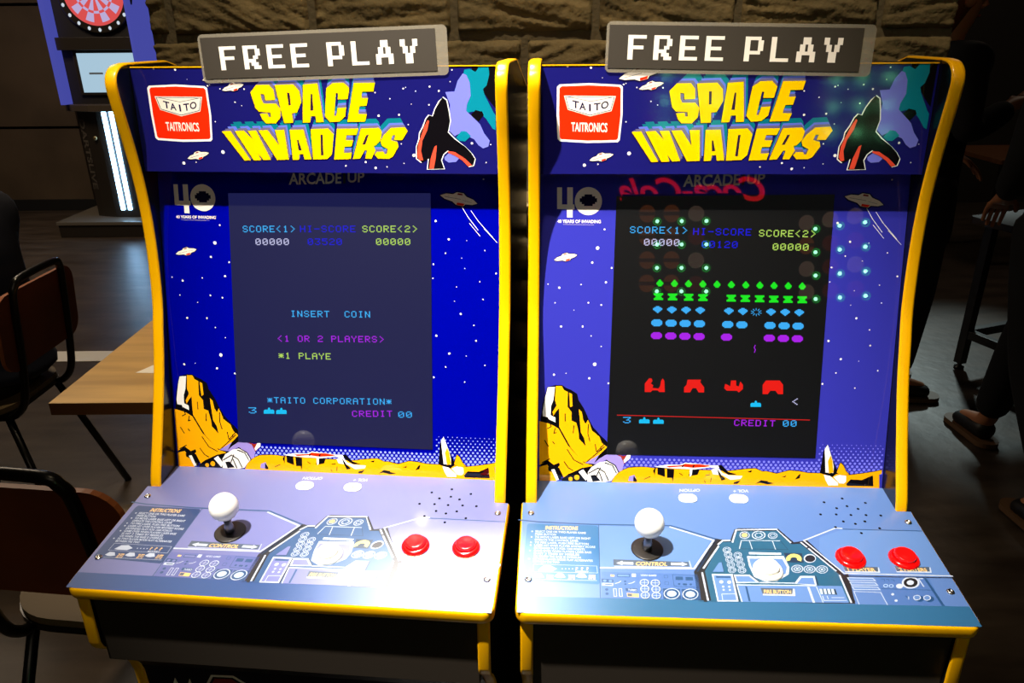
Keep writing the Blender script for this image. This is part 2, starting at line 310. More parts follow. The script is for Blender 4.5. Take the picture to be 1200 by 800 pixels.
P;red;2.8;-965,971 -909,988 -914,968 -961,955
P;brick;2.8;-995,1022 -955,1035 -962,1045 -993,1036
L;dark;2.8;-1070,970 -953,1003;4;0
L;dark;2.8;-938,1004 -867,1017;3;0
L;tan;2.8;-1056,996 -1045,985;2;0
L;tan;2.8;-1000,1009 -989,999;2;0
L;tan;2.8;-930,1026 -919,1016;2;0
L;tan;2.8;-886,1037 -875,1027;2;0
P;navy;2;-1664,157 -1621,201 -1573,219 -1557,244 -1501,261 -1467,247 -1414,248 -1362,231 -1392,198 -1439,179 -1448,157 -1511,138 -1553,150 -1619,141
P;cream;2.4;-1655,159 -1619,192 -1571,210 -1552,236 -1502,252 -1471,239 -1412,241 -1370,229 -1401,204 -1448,184 -1457,164 -1511,149 -1548,159 -1614,151
P;red;2.8;-1512,168 -1455,185 -1461,164 -1509,151
P;brick;2.8;-1541,221 -1501,234 -1507,244 -1539,235
L;dark;2.8;-1619,167 -1499,201;4;0
L;dark;2.8;-1484,202 -1412,216;3;0
L;tan;2.8;-1604,193 -1593,182;2;0
L;tan;2.8;-1547,207 -1536,197;2;0
L;tan;2.8;-1476,225 -1465,214;2;0
L;tan;2.8;-1430,237 -1420,226;2;0
P;white;1;-1921,1222 -1919,1217 -1923,1208 -1933,1204 -1943,1208 -1947,1217 -1945,1222
P;white;1;-1651,1199 -1655,1190 -1665,1186 -1675,1190 -1680,1199 -1676,1209 -1666,1213 -1656,1209
P;white;1;-1164,241 -1170,225 -1186,219 -1203,225 -1210,241 -1204,257 -1188,263 -1172,257
P;white;1;-1692,104 -1697,90 -1711,85 -1725,90 -1731,104 -1726,118 -1712,124 -1698,118
P;white;1;-953,828 -955,822 -960,820 -966,822 -969,828 -967,833 -961,835 -955,833
P;white;1;-876,788 -877,783 -882,782 -886,783 -888,788 -887,792 -882,794 -878,792
P;white;1;-1231,601 -1233,596 -1238,594 -1244,596 -1247,601 -1245,607 -1239,609 -1233,607
P;white;1;-1097,471 -1100,464 -1106,462 -1113,464 -1116,471 -1114,478 -1107,480 -1100,478
P;white;1;-821,977 -824,970 -830,968 -837,970 -840,977 -838,983 -831,986 -824,983
P;white;1;-1123,981 -1125,976 -1131,973 -1136,976 -1139,981 -1137,986 -1131,989 -1126,986
P;white;1;-1274,1015 -1277,1009 -1283,1006 -1290,1009 -1293,1015 -1291,1022 -1284,1024 -1277,1021
P;white;1;-1251,1027 -1253,1023 -1257,1021 -1262,1023 -1264,1027 -1262,1031 -1258,1033 -1253,1031
P;white;1;-1542,116 -1544,110 -1550,107 -1556,110 -1558,116 -1556,121 -1550,124 -1545,121
P;white;1;-966,281 -967,276 -972,275 -977,276 -979,281 -977,285 -973,287 -968,285
P;white;1;-1525,1089 -1527,1086 -1530,1084 -1533,1086 -1535,1089 -1534,1092 -1530,1093 -1527,1092
P;white;1;1440,1001 1436,994 1429,991 1421,994 1419,1001 1422,1008 1430,1011 1437,1008
P;white;1;1550,953 1546,945 1537,941 1529,945 1525,953 1529,961 1538,965 1547,961
P;white;1;1709,1185 1706,1179 1700,1177 1693,1179 1691,1185 1694,1191 1700,1193 1706,1191
P;white;1;1682,1055 1680,1051 1675,1049 1670,1051 1668,1055 1670,1060 1675,1062 1680,1060
P;white;1;1269,952 1266,947 1261,945 1256,947 1254,952 1257,956 1262,958 1267,956
P;white;1;1424,798 1421,792 1414,789 1408,792 1406,798 1409,804 1415,806 1421,804
P;white;1;1231,216 1224,202 1210,197 1196,202 1190,216 1197,230 1211,235 1225,230
P;white;1;1934,359 1930,349 1919,345 1909,349 1905,359 1910,369 1920,373 1930,369
P;white;1;2153,345 2151,340 2146,338 2141,340 2139,344 2141,349 2146,351 2151,349
P;white;1;2095,137 2093,133 2088,130 2082,132 2080,137 2083,142 2088,144 2093,142
P;white;1;1151,994 1149,989 1143,987 1138,989 1137,994 1139,998 1144,1000 1149,998
P;white;1;1162,573 1161,569 1157,568 1153,569 1151,573 1153,577 1157,578 1161,577
P;white;1;1209,806 1207,802 1203,801 1199,802 1198,806 1200,810 1204,811 1207,810
P;white;1;1575,475 1573,471 1569,470 1565,471 1564,475 1566,478 1569,480 1573,478
P;white;1;1125,980 1121,973 1113,970 1106,973 1103,980 1107,987 1114,990 1122,987
P;white;1;1151,991 1149,987 1145,986 1141,987 1139,991 1141,996 1145,997 1150,995
P;white;1;956,866 953,860 948,858 942,860 940,866 943,871 948,873 954,871
P;white;1;815,674 810,664 800,661 790,664 787,674 791,683 802,687 811,683
P;white;1;1063,686 1059,677 1050,674 1041,677 1038,686 1042,694 1051,697 1059,694
P;white;1;782,935 779,929 772,926 766,929 763,935 766,941 773,943 780,941
P;white;1;621,131 617,122 608,119 599,122 596,131 600,140 609,143 618,140
P;white;1;745,63 739,53 728,48 717,52 713,63 718,74 730,79 741,74
P;white;1;367,85 364,79 357,76 350,78 348,85 351,91 358,94 365,92
P;white;1;879,77 876,71 871,69 865,71 863,76 866,82 872,84 877,82
P;white;1;1091,121 1089,116 1084,115 1080,116 1078,121 1080,125 1085,127 1089,125
P;white;1;1165,572 1162,567 1156,564 1151,567 1149,572 1151,577 1157,579 1162,577
P;white;1;1068,349 1066,344 1060,342 1055,344 1053,349 1055,354 1061,357 1066,355
P;ink;1;2212,1222 2208,756 2130,848 2060,947 2097,1046 2063,1144 1994,1177 1941,1161 1926,1222
P;teal2;1.5;1845,1186 1907,1197 1976,1161 2012,1210 2008,1222 2129,1222 2136,1128 2105,1013 2061,972 2078,911 2181,714 2207,680 2206,511 2171,528 2101,630 2022,714 1933,722 1844,697 1726,964 1781,1063 1826,1096
P;ink;2;1915,688 1969,739 2049,722 2066,680 2003,612 1941,629
P;peri2;2.4;1615,940 1725,948 1764,1063 1827,1145 1870,1129 1907,1047 1915,898 1867,798 1859,730 1932,663 2020,579 2068,476 2134,391 2115,322 2052,301 1998,339 1946,407 1892,433 1831,501 1713,441 1642,509 1668,798
P;teal2;2.8;1730,424 1795,501 1858,493 1910,442 1837,381 1774,386
P;peri2;1.5;1583,197 1654,259 1760,181 1723,142 1632,134 1589,162
P;white;3;1362,49 1381,173 1291,128 1234,172 1237,312 1275,412 1284,481 1326,550 1366,644 1403,686 1448,673 1478,754 1530,838 1589,888 1636,855 1659,737 1674,619 1644,490 1723,413 1847,315 1918,246 1963,177 1942,98 1878,80 1807,158 1718,228 1638,271 1582,227 1552,157 1586,55
P;ink;3.5;1373,55 1392,178 1303,134 1246,178 1248,318 1286,405 1294,474 1337,543 1376,637 1414,679 1458,666 1488,747 1541,831 1578,881 1625,848 1649,730 1663,612 1633,484 1712,406 1836,321 1907,251 1953,182 1931,103 1867,85 1796,164 1707,233 1627,276 1571,232 1541,162 1575,60
P;coral;4;1394,628 1411,611 1386,509 1322,388 1299,266 1322,160 1285,150 1254,195 1262,318 1305,439 1355,560
P;coral;4;1636,267 1708,259 1833,181 1919,103 1868,90 1805,155 1707,219 1626,250
P;coral;4;1392,62 1414,179 1465,319 1496,336 1479,197 1450,62
"""
ART_B = """
P;cream;1;-2031,3817 -1971,3817 -1968,3609 -1903,3609 -1906,3818 -1837,3818 -1833,3609 -1813,3609 -1812,3550 -1836,3550 -1834,3450 -1902,3450 -1904,3550 -2027,3553
P;cream;1.5;-1473,3651 -1474,3625 -1480,3598 -1489,3574 -1503,3551 -1519,3530 -1539,3512 -1561,3498 -1586,3488 -1611,3481 -1638,3479 -1664,3481 -1690,3487 -1715,3498 -1738,3512 -1759,3529 -1776,3550 -1791,3573 -1801,3597 -1808,3624 -1810,3650 -1809,3677 -1803,3703 -1793,3728 -1780,3751 -1763,3771 -1743,3789 -1721,3803 -1697,3813 -1671,3819 -1645,3822 -1619,3820 -1593,3813 -1568,3803 -1545,3789 -1525,3772 -1507,3752 -1493,3729 -1482,3704 -1476,3678
P;navy;2;-1691,3733 -1596,3733 -1595,3708 -1690,3708
P;navy;2;-1726,3709 -1560,3710 -1559,3685 -1725,3685
P;navy;2;-1749,3686 -1535,3686 -1535,3662 -1749,3661
P;navy;2;-1749,3662 -1535,3663 -1534,3638 -1748,3638
P;navy;2;-1724,3639 -1558,3639 -1557,3615 -1724,3614
P;navy;2;-1694,3616 -1587,3616 -1587,3591 -1694,3591
T;cream;1;40 YEARS OF INVADING;-2021,3384 -1481,3382 -2022,3422
L;cream;1;-1953,3363 -1564,3360;2;0
P;navy;1;1456,3719 1554,3752 1639,3744 1681,3769 1777,3754 1816,3710 1895,3674 1957,3613 1887,3586 1802,3592 1771,3567 1664,3584 1612,3631 1508,3664
P;cream;1.4;1471,3716 1550,3738 1635,3730 1683,3754 1769,3741 1804,3700 1892,3663 1943,3616 1878,3600 1793,3606 1763,3583 1672,3599 1627,3640 1524,3676
P;red;1.8;1686,3628 1784,3613 1759,3586 1677,3601
P;brick;1.8;1686,3724 1756,3715 1755,3734 1700,3743
L;dark;1.8;1529,3701 1732,3667;4;0
L;dark;1.8;1755,3657 1871,3626;3;0
L;tan;1.8;1573,3728 1580,3705;2;0
L;tan;1.8;1668,3709 1675,3686;2;0
L;tan;1.8;1786,3685 1793,3661;2;0
L;tan;1.8;1861,3669 1868,3646;2;0
L;white;1;1747,3574 1829,3445 1956,3286;6;0
L;white;1;1862,3530 1956,3399 2141,3200;6;0
L;white;1;2027,3307 2198,3136;5;0
L;white;1;1841,3374 1981,3212;5;0
P;navy;1;-2067,2916 -2022,2960 -1972,2978 -1955,3003 -1898,3020 -1864,3005 -1810,3005 -1758,2986 -1790,2953 -1839,2934 -1849,2911 -1914,2893 -1955,2907 -2022,2899
P;cream;1.4;-2058,2918 -2020,2952 -1970,2969 -1950,2995 -1899,3010 -1868,2996 -1808,2997 -1767,2984 -1799,2958 -1848,2939 -1858,2918 -1913,2904 -1950,2916 -2017,2909
P;red;1.8;-1913,2924 -1855,2941 -1862,2919 -1911,2906
P;brick;1.8;-1940,2979 -1899,2992 -1905,3003 -1938,2994
L;dark;1.8;-2021,2925 -1899,2958;4;0
L;dark;1.8;-1883,2959 -1810,2971;3;0
L;tan;1.8;-2004,2952 -1994,2941;2;0
L;tan;1.8;-1946,2966 -1936,2954;2;0
L;tan;1.8;-1874,2982 -1863,2971;2;0
L;tan;1.8;-1827,2993 -1817,2982;2;0
P;white;1;-1491,3073 -1498,3057 -1513,3050 -1529,3057 -1536,3072 -1530,3088 -1514,3095 -1498,3088
P;white;1;-1563,2890 -1567,2880 -1577,2876 -1587,2880 -1591,2890 -1587,2900 -1577,2904 -1567,2900
P;white;1;-1320,2824 -1323,2816 -1331,2813 -1339,2816 -1342,2824 -1339,2832 -1331,2835 -1323,2832
P;white;1;-1422,3304 -1425,3296 -1432,3293 -1440,3296 -1444,3304 -1441,3312 -1433,3315 -1425,3312
P;white;1;-1385,2643 -1389,2633 -1399,2628 -1409,2632 -1414,2642 -1410,2653 -1400,2657 -1390,2653
P;white;1;-1972,2569 -1976,2559 -1986,2555 -1996,2559 -2001,2569 -1997,2579 -1987,2583 -1977,2579
P;white;1;-1704,2612 -1706,2605 -1712,2603 -1718,2605 -1721,2611 -1718,2617 -1712,2620 -1706,2618
P;white;1;-2121,2614 -2123,2608 -2129,2605 -2135,2607 -2138,2613 -2135,2620 -2129,2622 -2123,2620
P;white;1;-2029,2377 -2032,2371 -2038,2368 -2044,2371 -2046,2377 -2044,2383 -2038,2385 -2032,2383
P;white;1;-1603,2381 -1606,2373 -1614,2370 -1622,2373 -1625,2381 -1622,2389 -1614,2393 -1606,2389
P;white;1;-1440,2354 -1443,2346 -1451,2343 -1460,2346 -1463,2354 -1460,2362 -1452,2366 -1444,2362
P;white;1;-1942,2072 -1946,2061 -1956,2057 -1966,2061 -1971,2071 -1967,2082 -1957,2086 -1946,2082
P;white;1;-1670,2078 -1674,2070 -1682,2066 -1690,2069 -1693,2078 -1690,2086 -1682,2089 -1674,2086
P;white;1;-1562,1954 -1564,1948 -1570,1945 -1577,1948 -1579,1954 -1577,1960 -1571,1963 -1565,1960
P;white;1;-1791,2284 -1793,2280 -1797,2279 -1801,2280 -1803,2284 -1801,2288 -1797,2290 -1793,2289
P;white;1;-1494,1584 -1500,1567 -1516,1560 -1532,1566 -1540,1583 -1533,1600 -1517,1607 -1501,1600
P;white;1;-2025,1439 -2029,1429 -2039,1424 -2050,1429 -2054,1439 -2050,1450 -2040,1454 -2030,1450
P;white;1;-1567,1399 -1571,1388 -1581,1384 -1592,1388 -1596,1399 -1592,1409 -1582,1414 -1572,1409
P;white;1;-1323,1335 -1326,1326 -1335,1322 -1343,1326 -1346,1334 -1343,1343 -1335,1346 -1327,1343
P;white;1;-1945,2069 -1948,2061 -1956,2057 -1964,2061 -1968,2069 -1964,2077 -1956,2081 -1948,2077
P;white;1;-1670,2072 -1673,2064 -1681,2061 -1690,2064 -1693,2072 -1690,2080 -1682,2084 -1674,2080
P;white;1;-1430,1819 -1433,1813 -1439,1810 -1445,1813 -1447,1819 -1445,1825 -1439,1828 -1433,1825
P;white;1;-1878,1460 -1879,1455 -1883,1453 -1888,1455 -1889,1459 -1888,1464 -1884,1465 -1879,1464
P;white;1;1426,3396 1422,3386 1411,3382 1401,3386 1397,3396 1401,3406 1412,3410 1422,3406
P;white;1;1594,3169 1590,3159 1580,3155 1570,3158 1566,3168 1570,3178 1580,3183 1590,3179
P;white;1;1545,2993 1543,2987 1536,2984 1530,2987 1528,2993 1530,2999 1537,3001 1543,2999
P;white;1;1391,2851 1388,2843 1380,2839 1371,2842 1368,2850 1372,2859 1380,2862 1388,2859
P;white;1;2198,2747 2195,2739 2187,2736 2179,2739 2175,2747 2178,2755 2186,2758 2195,2755
P;white;1;1989,2637 1987,2631 1981,2629 1975,2631 1972,2637 1975,2643 1981,2646 1987,2643
P;white;1;1747,2219 1743,2209 1733,2204 1723,2208 1718,2219 1723,2229 1733,2234 1743,2230
P;white;1;2031,2414 2028,2408 2022,2406 2016,2408 2014,2414 2016,2420 2022,2423 2028,2420
P;white;1;1657,2383 1655,2378 1651,2377 1647,2378 1645,2382 1647,2386 1651,2388 1655,2387
P;white;1;2050,3036 2048,3030 2041,3027 2035,3029 2033,3035 2035,3041 2041,3044 2047,3042
P;white;1;1815,3156 1814,3152 1809,3150 1805,3151 1804,3155 1805,3159 1809,3161 1813,3159
P;white;1;1752,2934 1751,2930 1747,2929 1743,2930 1741,2934 1743,2938 1747,2940 1751,2938
P;white;1;1428,1927 1423,1916 1413,1912 1402,1916 1398,1926 1402,1937 1413,1941 1423,1937
P;white;1;1941,1874 1938,1867 1932,1865 1926,1867 1923,1873 1926,1880 1932,1882 1938,1880
P;white;1;1686,2565 1685,2561 1680,2559 1676,2561 1675,2565 1676,2569 1680,2570 1685,2569
P;white;1;1790,2804 1788,2800 1784,2799 1780,2800 1779,2804 1780,2808 1784,2810 1788,2808
P;white;1;1382,2670 1379,2664 1373,2662 1367,2664 1364,2670 1367,2676 1373,2679 1379,2676
P;white;1;2030,3917 2027,3909 2019,3906 2011,3909 2008,3916 2011,3924 2019,3927 2027,3924
P;white;1;1598,1696 1593,1685 1583,1680 1573,1684 1568,1695 1573,1705 1583,1710 1593,1706
P;white;1;1944,1874 1940,1866 1932,1862 1924,1865 1920,1873 1924,1882 1932,1886 1940,1882
P;white;1;1544,1515 1542,1509 1535,1506 1529,1509 1526,1515 1529,1521 1535,1524 1542,1522
P;white;1;1389,1372 1386,1364 1377,1360 1369,1363 1365,1372 1369,1380 1377,1384 1386,1381
P;white;1;1796,1323 1793,1317 1787,1314 1780,1316 1778,1322 1780,1329 1787,1332 1793,1329
P;white;1;2060,1553 2057,1546 2051,1543 2045,1546 2042,1552 2045,1558 2051,1561 2057,1559
P;white;1;1813,1673 1811,1668 1807,1666 1803,1668 1801,1672 1803,1676 1807,1678 1811,1677
P;white;1;1914,2073 1911,2066 1905,2064 1899,2066 1896,2072 1899,2078 1905,2081 1911,2079
P;ink;1;-2125,1270 -2013,1302 -1935,1303 -1882,1268 -1813,1239 -1734,1187 -1715,1107 -1635,980 -1580,855 -1517,742 -1437,653 -1339,559 -1320,519 -1322,395 -1358,299 -1582,129 -2198,-15 -2207,847 -2183,1045
P;gold;1.5;-2012,1289 -1935,1291 -1908,1238 -1856,1212 -1858,1015 -1804,944 -1802,827 -1739,801 -1707,675 -1700,585 -1611,486 -1630,586 -1678,676 -1693,838 -1708,982 -1669,947 -1649,839 -1617,786 -1589,840 -1561,787 -1533,697 -1436,623 -1403,536 -1328,474 -1481,315 -1603,257 -1656,282 -1808,464 -1961,743 -1965,995 -1996,959 -2042,890 -2051,940 -2000,1031 -2022,1102
P;gold;1.5;-1838,1203 -1802,1186 -1792,1025 -1823,1007
P;snow;1.6;-2116,1270 -2024,1277 -2043,1102 -2073,1011 -2075,894 -2015,868 -2011,800 -2102,845 -2111,870 -2176,880 -2182,938 -2149,1136
P;gold;1.6;-2224,814 -2084,777 -2031,751 -1970,716 -1844,490 -1745,383 -1624,253 -1514,222 -1575,175 -1741,125 -1889,38 -1953,176 -2015,211 -2113,283 -2218,207
P;gold;1.6;-2216,-30 -2218,188 -2112,218 -2041,118 -1986,17 -1986,-29 -2032,-30
L;ink;2;-2084,786 -2066,741 -2118,713;12;0
L;ink;2;-2013,724 -2030,651 -1995,661;12;0
L;ink;2;-2152,557 -2098,467;12;0
L;ink;2;-2046,541 -2019,505;12;0
L;ink;2;-1852,435 -1761,291 -1637,229;12;0
L;ink;2;-1893,269 -1830,179 -1768,143;12;0
L;ink;2;-1579,786 -1585,660 -1556,551;12;0
L;ink;2;-1486,516 -1466,407;12;0
L;ink;2;-1886,925 -1884,817;12;0
L;ink;2;-1770,765 -1777,656;12;0
L;ink;2;-1466,407 -1364,519;12;0
L;ink;2;-1603,257 -1363,482;12;0
L;ink;2;-1415,481 -1405,427;12;0
L;ink;2;-2183,245 -2078,302;12;0
P;ink;2.2;-2103,182 -1954,250 -1945,213 -1988,166 -1915,19 -1986,8 -2049,118 -2094,136
P;snow;2.5;-2059,151 -2015,160 -1954,13 -1990,4
P;ink;2.2;-1916,28 -1828,95 -1654,182 -1479,223 -1545,0 -1915,-18
P;gold;2.5;-1773,28 -1778,10 -1792,-1 -1809,-1 -1823,9 -1829,27 -1824,44 -1810,55 -1793,56 -1778,45
P;gold;2.5;-1683,52 -1689,30 -1707,16 -1729,16 -1746,29 -1754,51 -1747,73 -1730,86 -1708,87 -1690,74
P;snow;2.5;-1697,126 -1636,168 -1564,64 -1598,8
P;lilac;2.5;-1611,253 -1430,371 -1497,250 -1429,316 -1343,373 -1238,388 -1150,350 -1104,259 -1119,167 -1179,134 -1225,229 -1341,300 -1462,238
P;brick;2.4;-1186,376 -1116,360 -1064,370 -1029,361 -1044,306 -1104,250
P;snow;2.7;-1064,379 -1020,376 -1027,325 -1099,265 -1110,296
P;snow;2.8;-1574,129 -1531,194 -1428,265 -1306,291 -1226,238 -1175,129 -1221,81 -1264,16 -1351,-5 -1580,-10
L;ink;3.2;-1565,111 -1443,187 -1354,134 -1299,15;14;0
L;ink;3.2;-1424,132 -1377,4;14;0
L;ink;3.2;-1357,263 -1252,228 -1196,119;14;0
L;ink;3.2;-1408,197 -1475,39;14;0
L;ink;3.2;-1341,300 -1217,229 -1170,138;14;0
P;ink;3.2;-1538,83 -1476,94 -1404,12 -1509,-3
P;gold;2;-1263,-12 -1221,78 -1145,157 -1041,205 -885,218 -728,212 -810,215 -705,205 271,188 474,220 606,231 696,190 747,195 880,166 1038,213 1155,206 1287,184 1476,184 1680,178 1811,168 1939,187 2110,218 2216,245 2216,193 2188,177 2205,-17
L;ink;2.4;-1221,78 -1145,157 -1041,205 -885,218 -728,212 -810,215 -705,205 271,188 474,220 606,231 696,190 747,195 880,166 1038,213 1155,206 1287,184 1476,184 1680,178 1811,168 1939,187 2110,218 2216,245;8;0
P;snow;2.6;-706,221 -529,256 -367,255 -309,284 -146,275 32,257 164,260 122,213 18,229 -187,196 -438,203 -557,208
P;red;3;-558,235 -352,249 -308,272 -219,267 -116,270 32,248 -56,230 -202,218 -351,233 -513,214
P;ink;3.2;-358,236 -308,269 -335,218
P;ink;3.2;-218,242 -175,264 -195,216
P;ink;2.6;-719,166 -684,226 -694,103
P;ink;2.6;-664,214 -569,207 -560,83 -661,120
P;ink;2.6;-539,198 -445,191 -446,93 -458,14 -470,74 -534,72
P;ink;2.6;-257,105 -231,192 -113,198 -139,124 -205,111
P;snow;2.8;-243,192 -209,193 -213,122 -238,90
P;snow;2.8;34,198 122,223 184,155 274,125 443,122 423,82 292,63 186,123 60,136
P;ink;2.7;120,259 164,266 257,172 376,136 259,133 152,201
P;ink;3;107,223 171,123 233,70 174,53 133,138
L;ink;3;-834,45 -753,86;9;0
L;ink;3;-47,48 -31,17;9;0
L;ink;3;40,89 35,26;9;0
L;ink;3;-35,118 23,128;9;0
L;ink;3;-377,142 -331,112;9;0
P;lilac;2.6;-1042,17 -1029,80 -962,105 -938,51 -930,11
P;ink;2.8;-970,97 -923,27 -937,3 -975,18
P;ink;2.6;338,33 425,59 383,11 332,9
P;ink;2.6;611,16 688,69 777,59 764,35 676,33
P;ink;2.6;499,180 563,202 550,171
P;ink;2.5;1433,183 1455,469 1492,562 1506,554 1576,395 1612,303 1664,196 1596,132
P;snow;2.8;1470,508 1503,565 1514,547 1579,364 1603,272 1604,187 1504,192
P;gold;3;1522,347 1552,425 1580,349 1606,195 1549,181
P;gold;3;1642,195 1670,304 1689,332 1729,290 1763,221 1810,176 1710,158
L;ink;3.2;1642,195 1670,304 1689,332 1729,290 1763,221 1810,176;8;0
P;snow;2.7;1485,161 1566,147 1674,56 1677,18 1554,15 1513,84
P;snow;2.7;1611,133 1681,165 1769,152 1775,74 1748,46 1690,49
P;ink;2.6;1777,43 1830,104 1975,102 2107,167 2127,20 1794,16
P;ink;2.6;1119,87 1165,154 1189,167 1176,107
P;ink;2.6;949,118 1006,142 993,115
P;ink;2.6;669,33 726,58 859,30 773,12
T;grey;1;ARCADE;-486,3830 202,3852 -480,3968
T;dgrey;1;1;224,3853 257,3853 228,3985
T;grey;1;UP;285,3864 501,3871 289,3985
"""
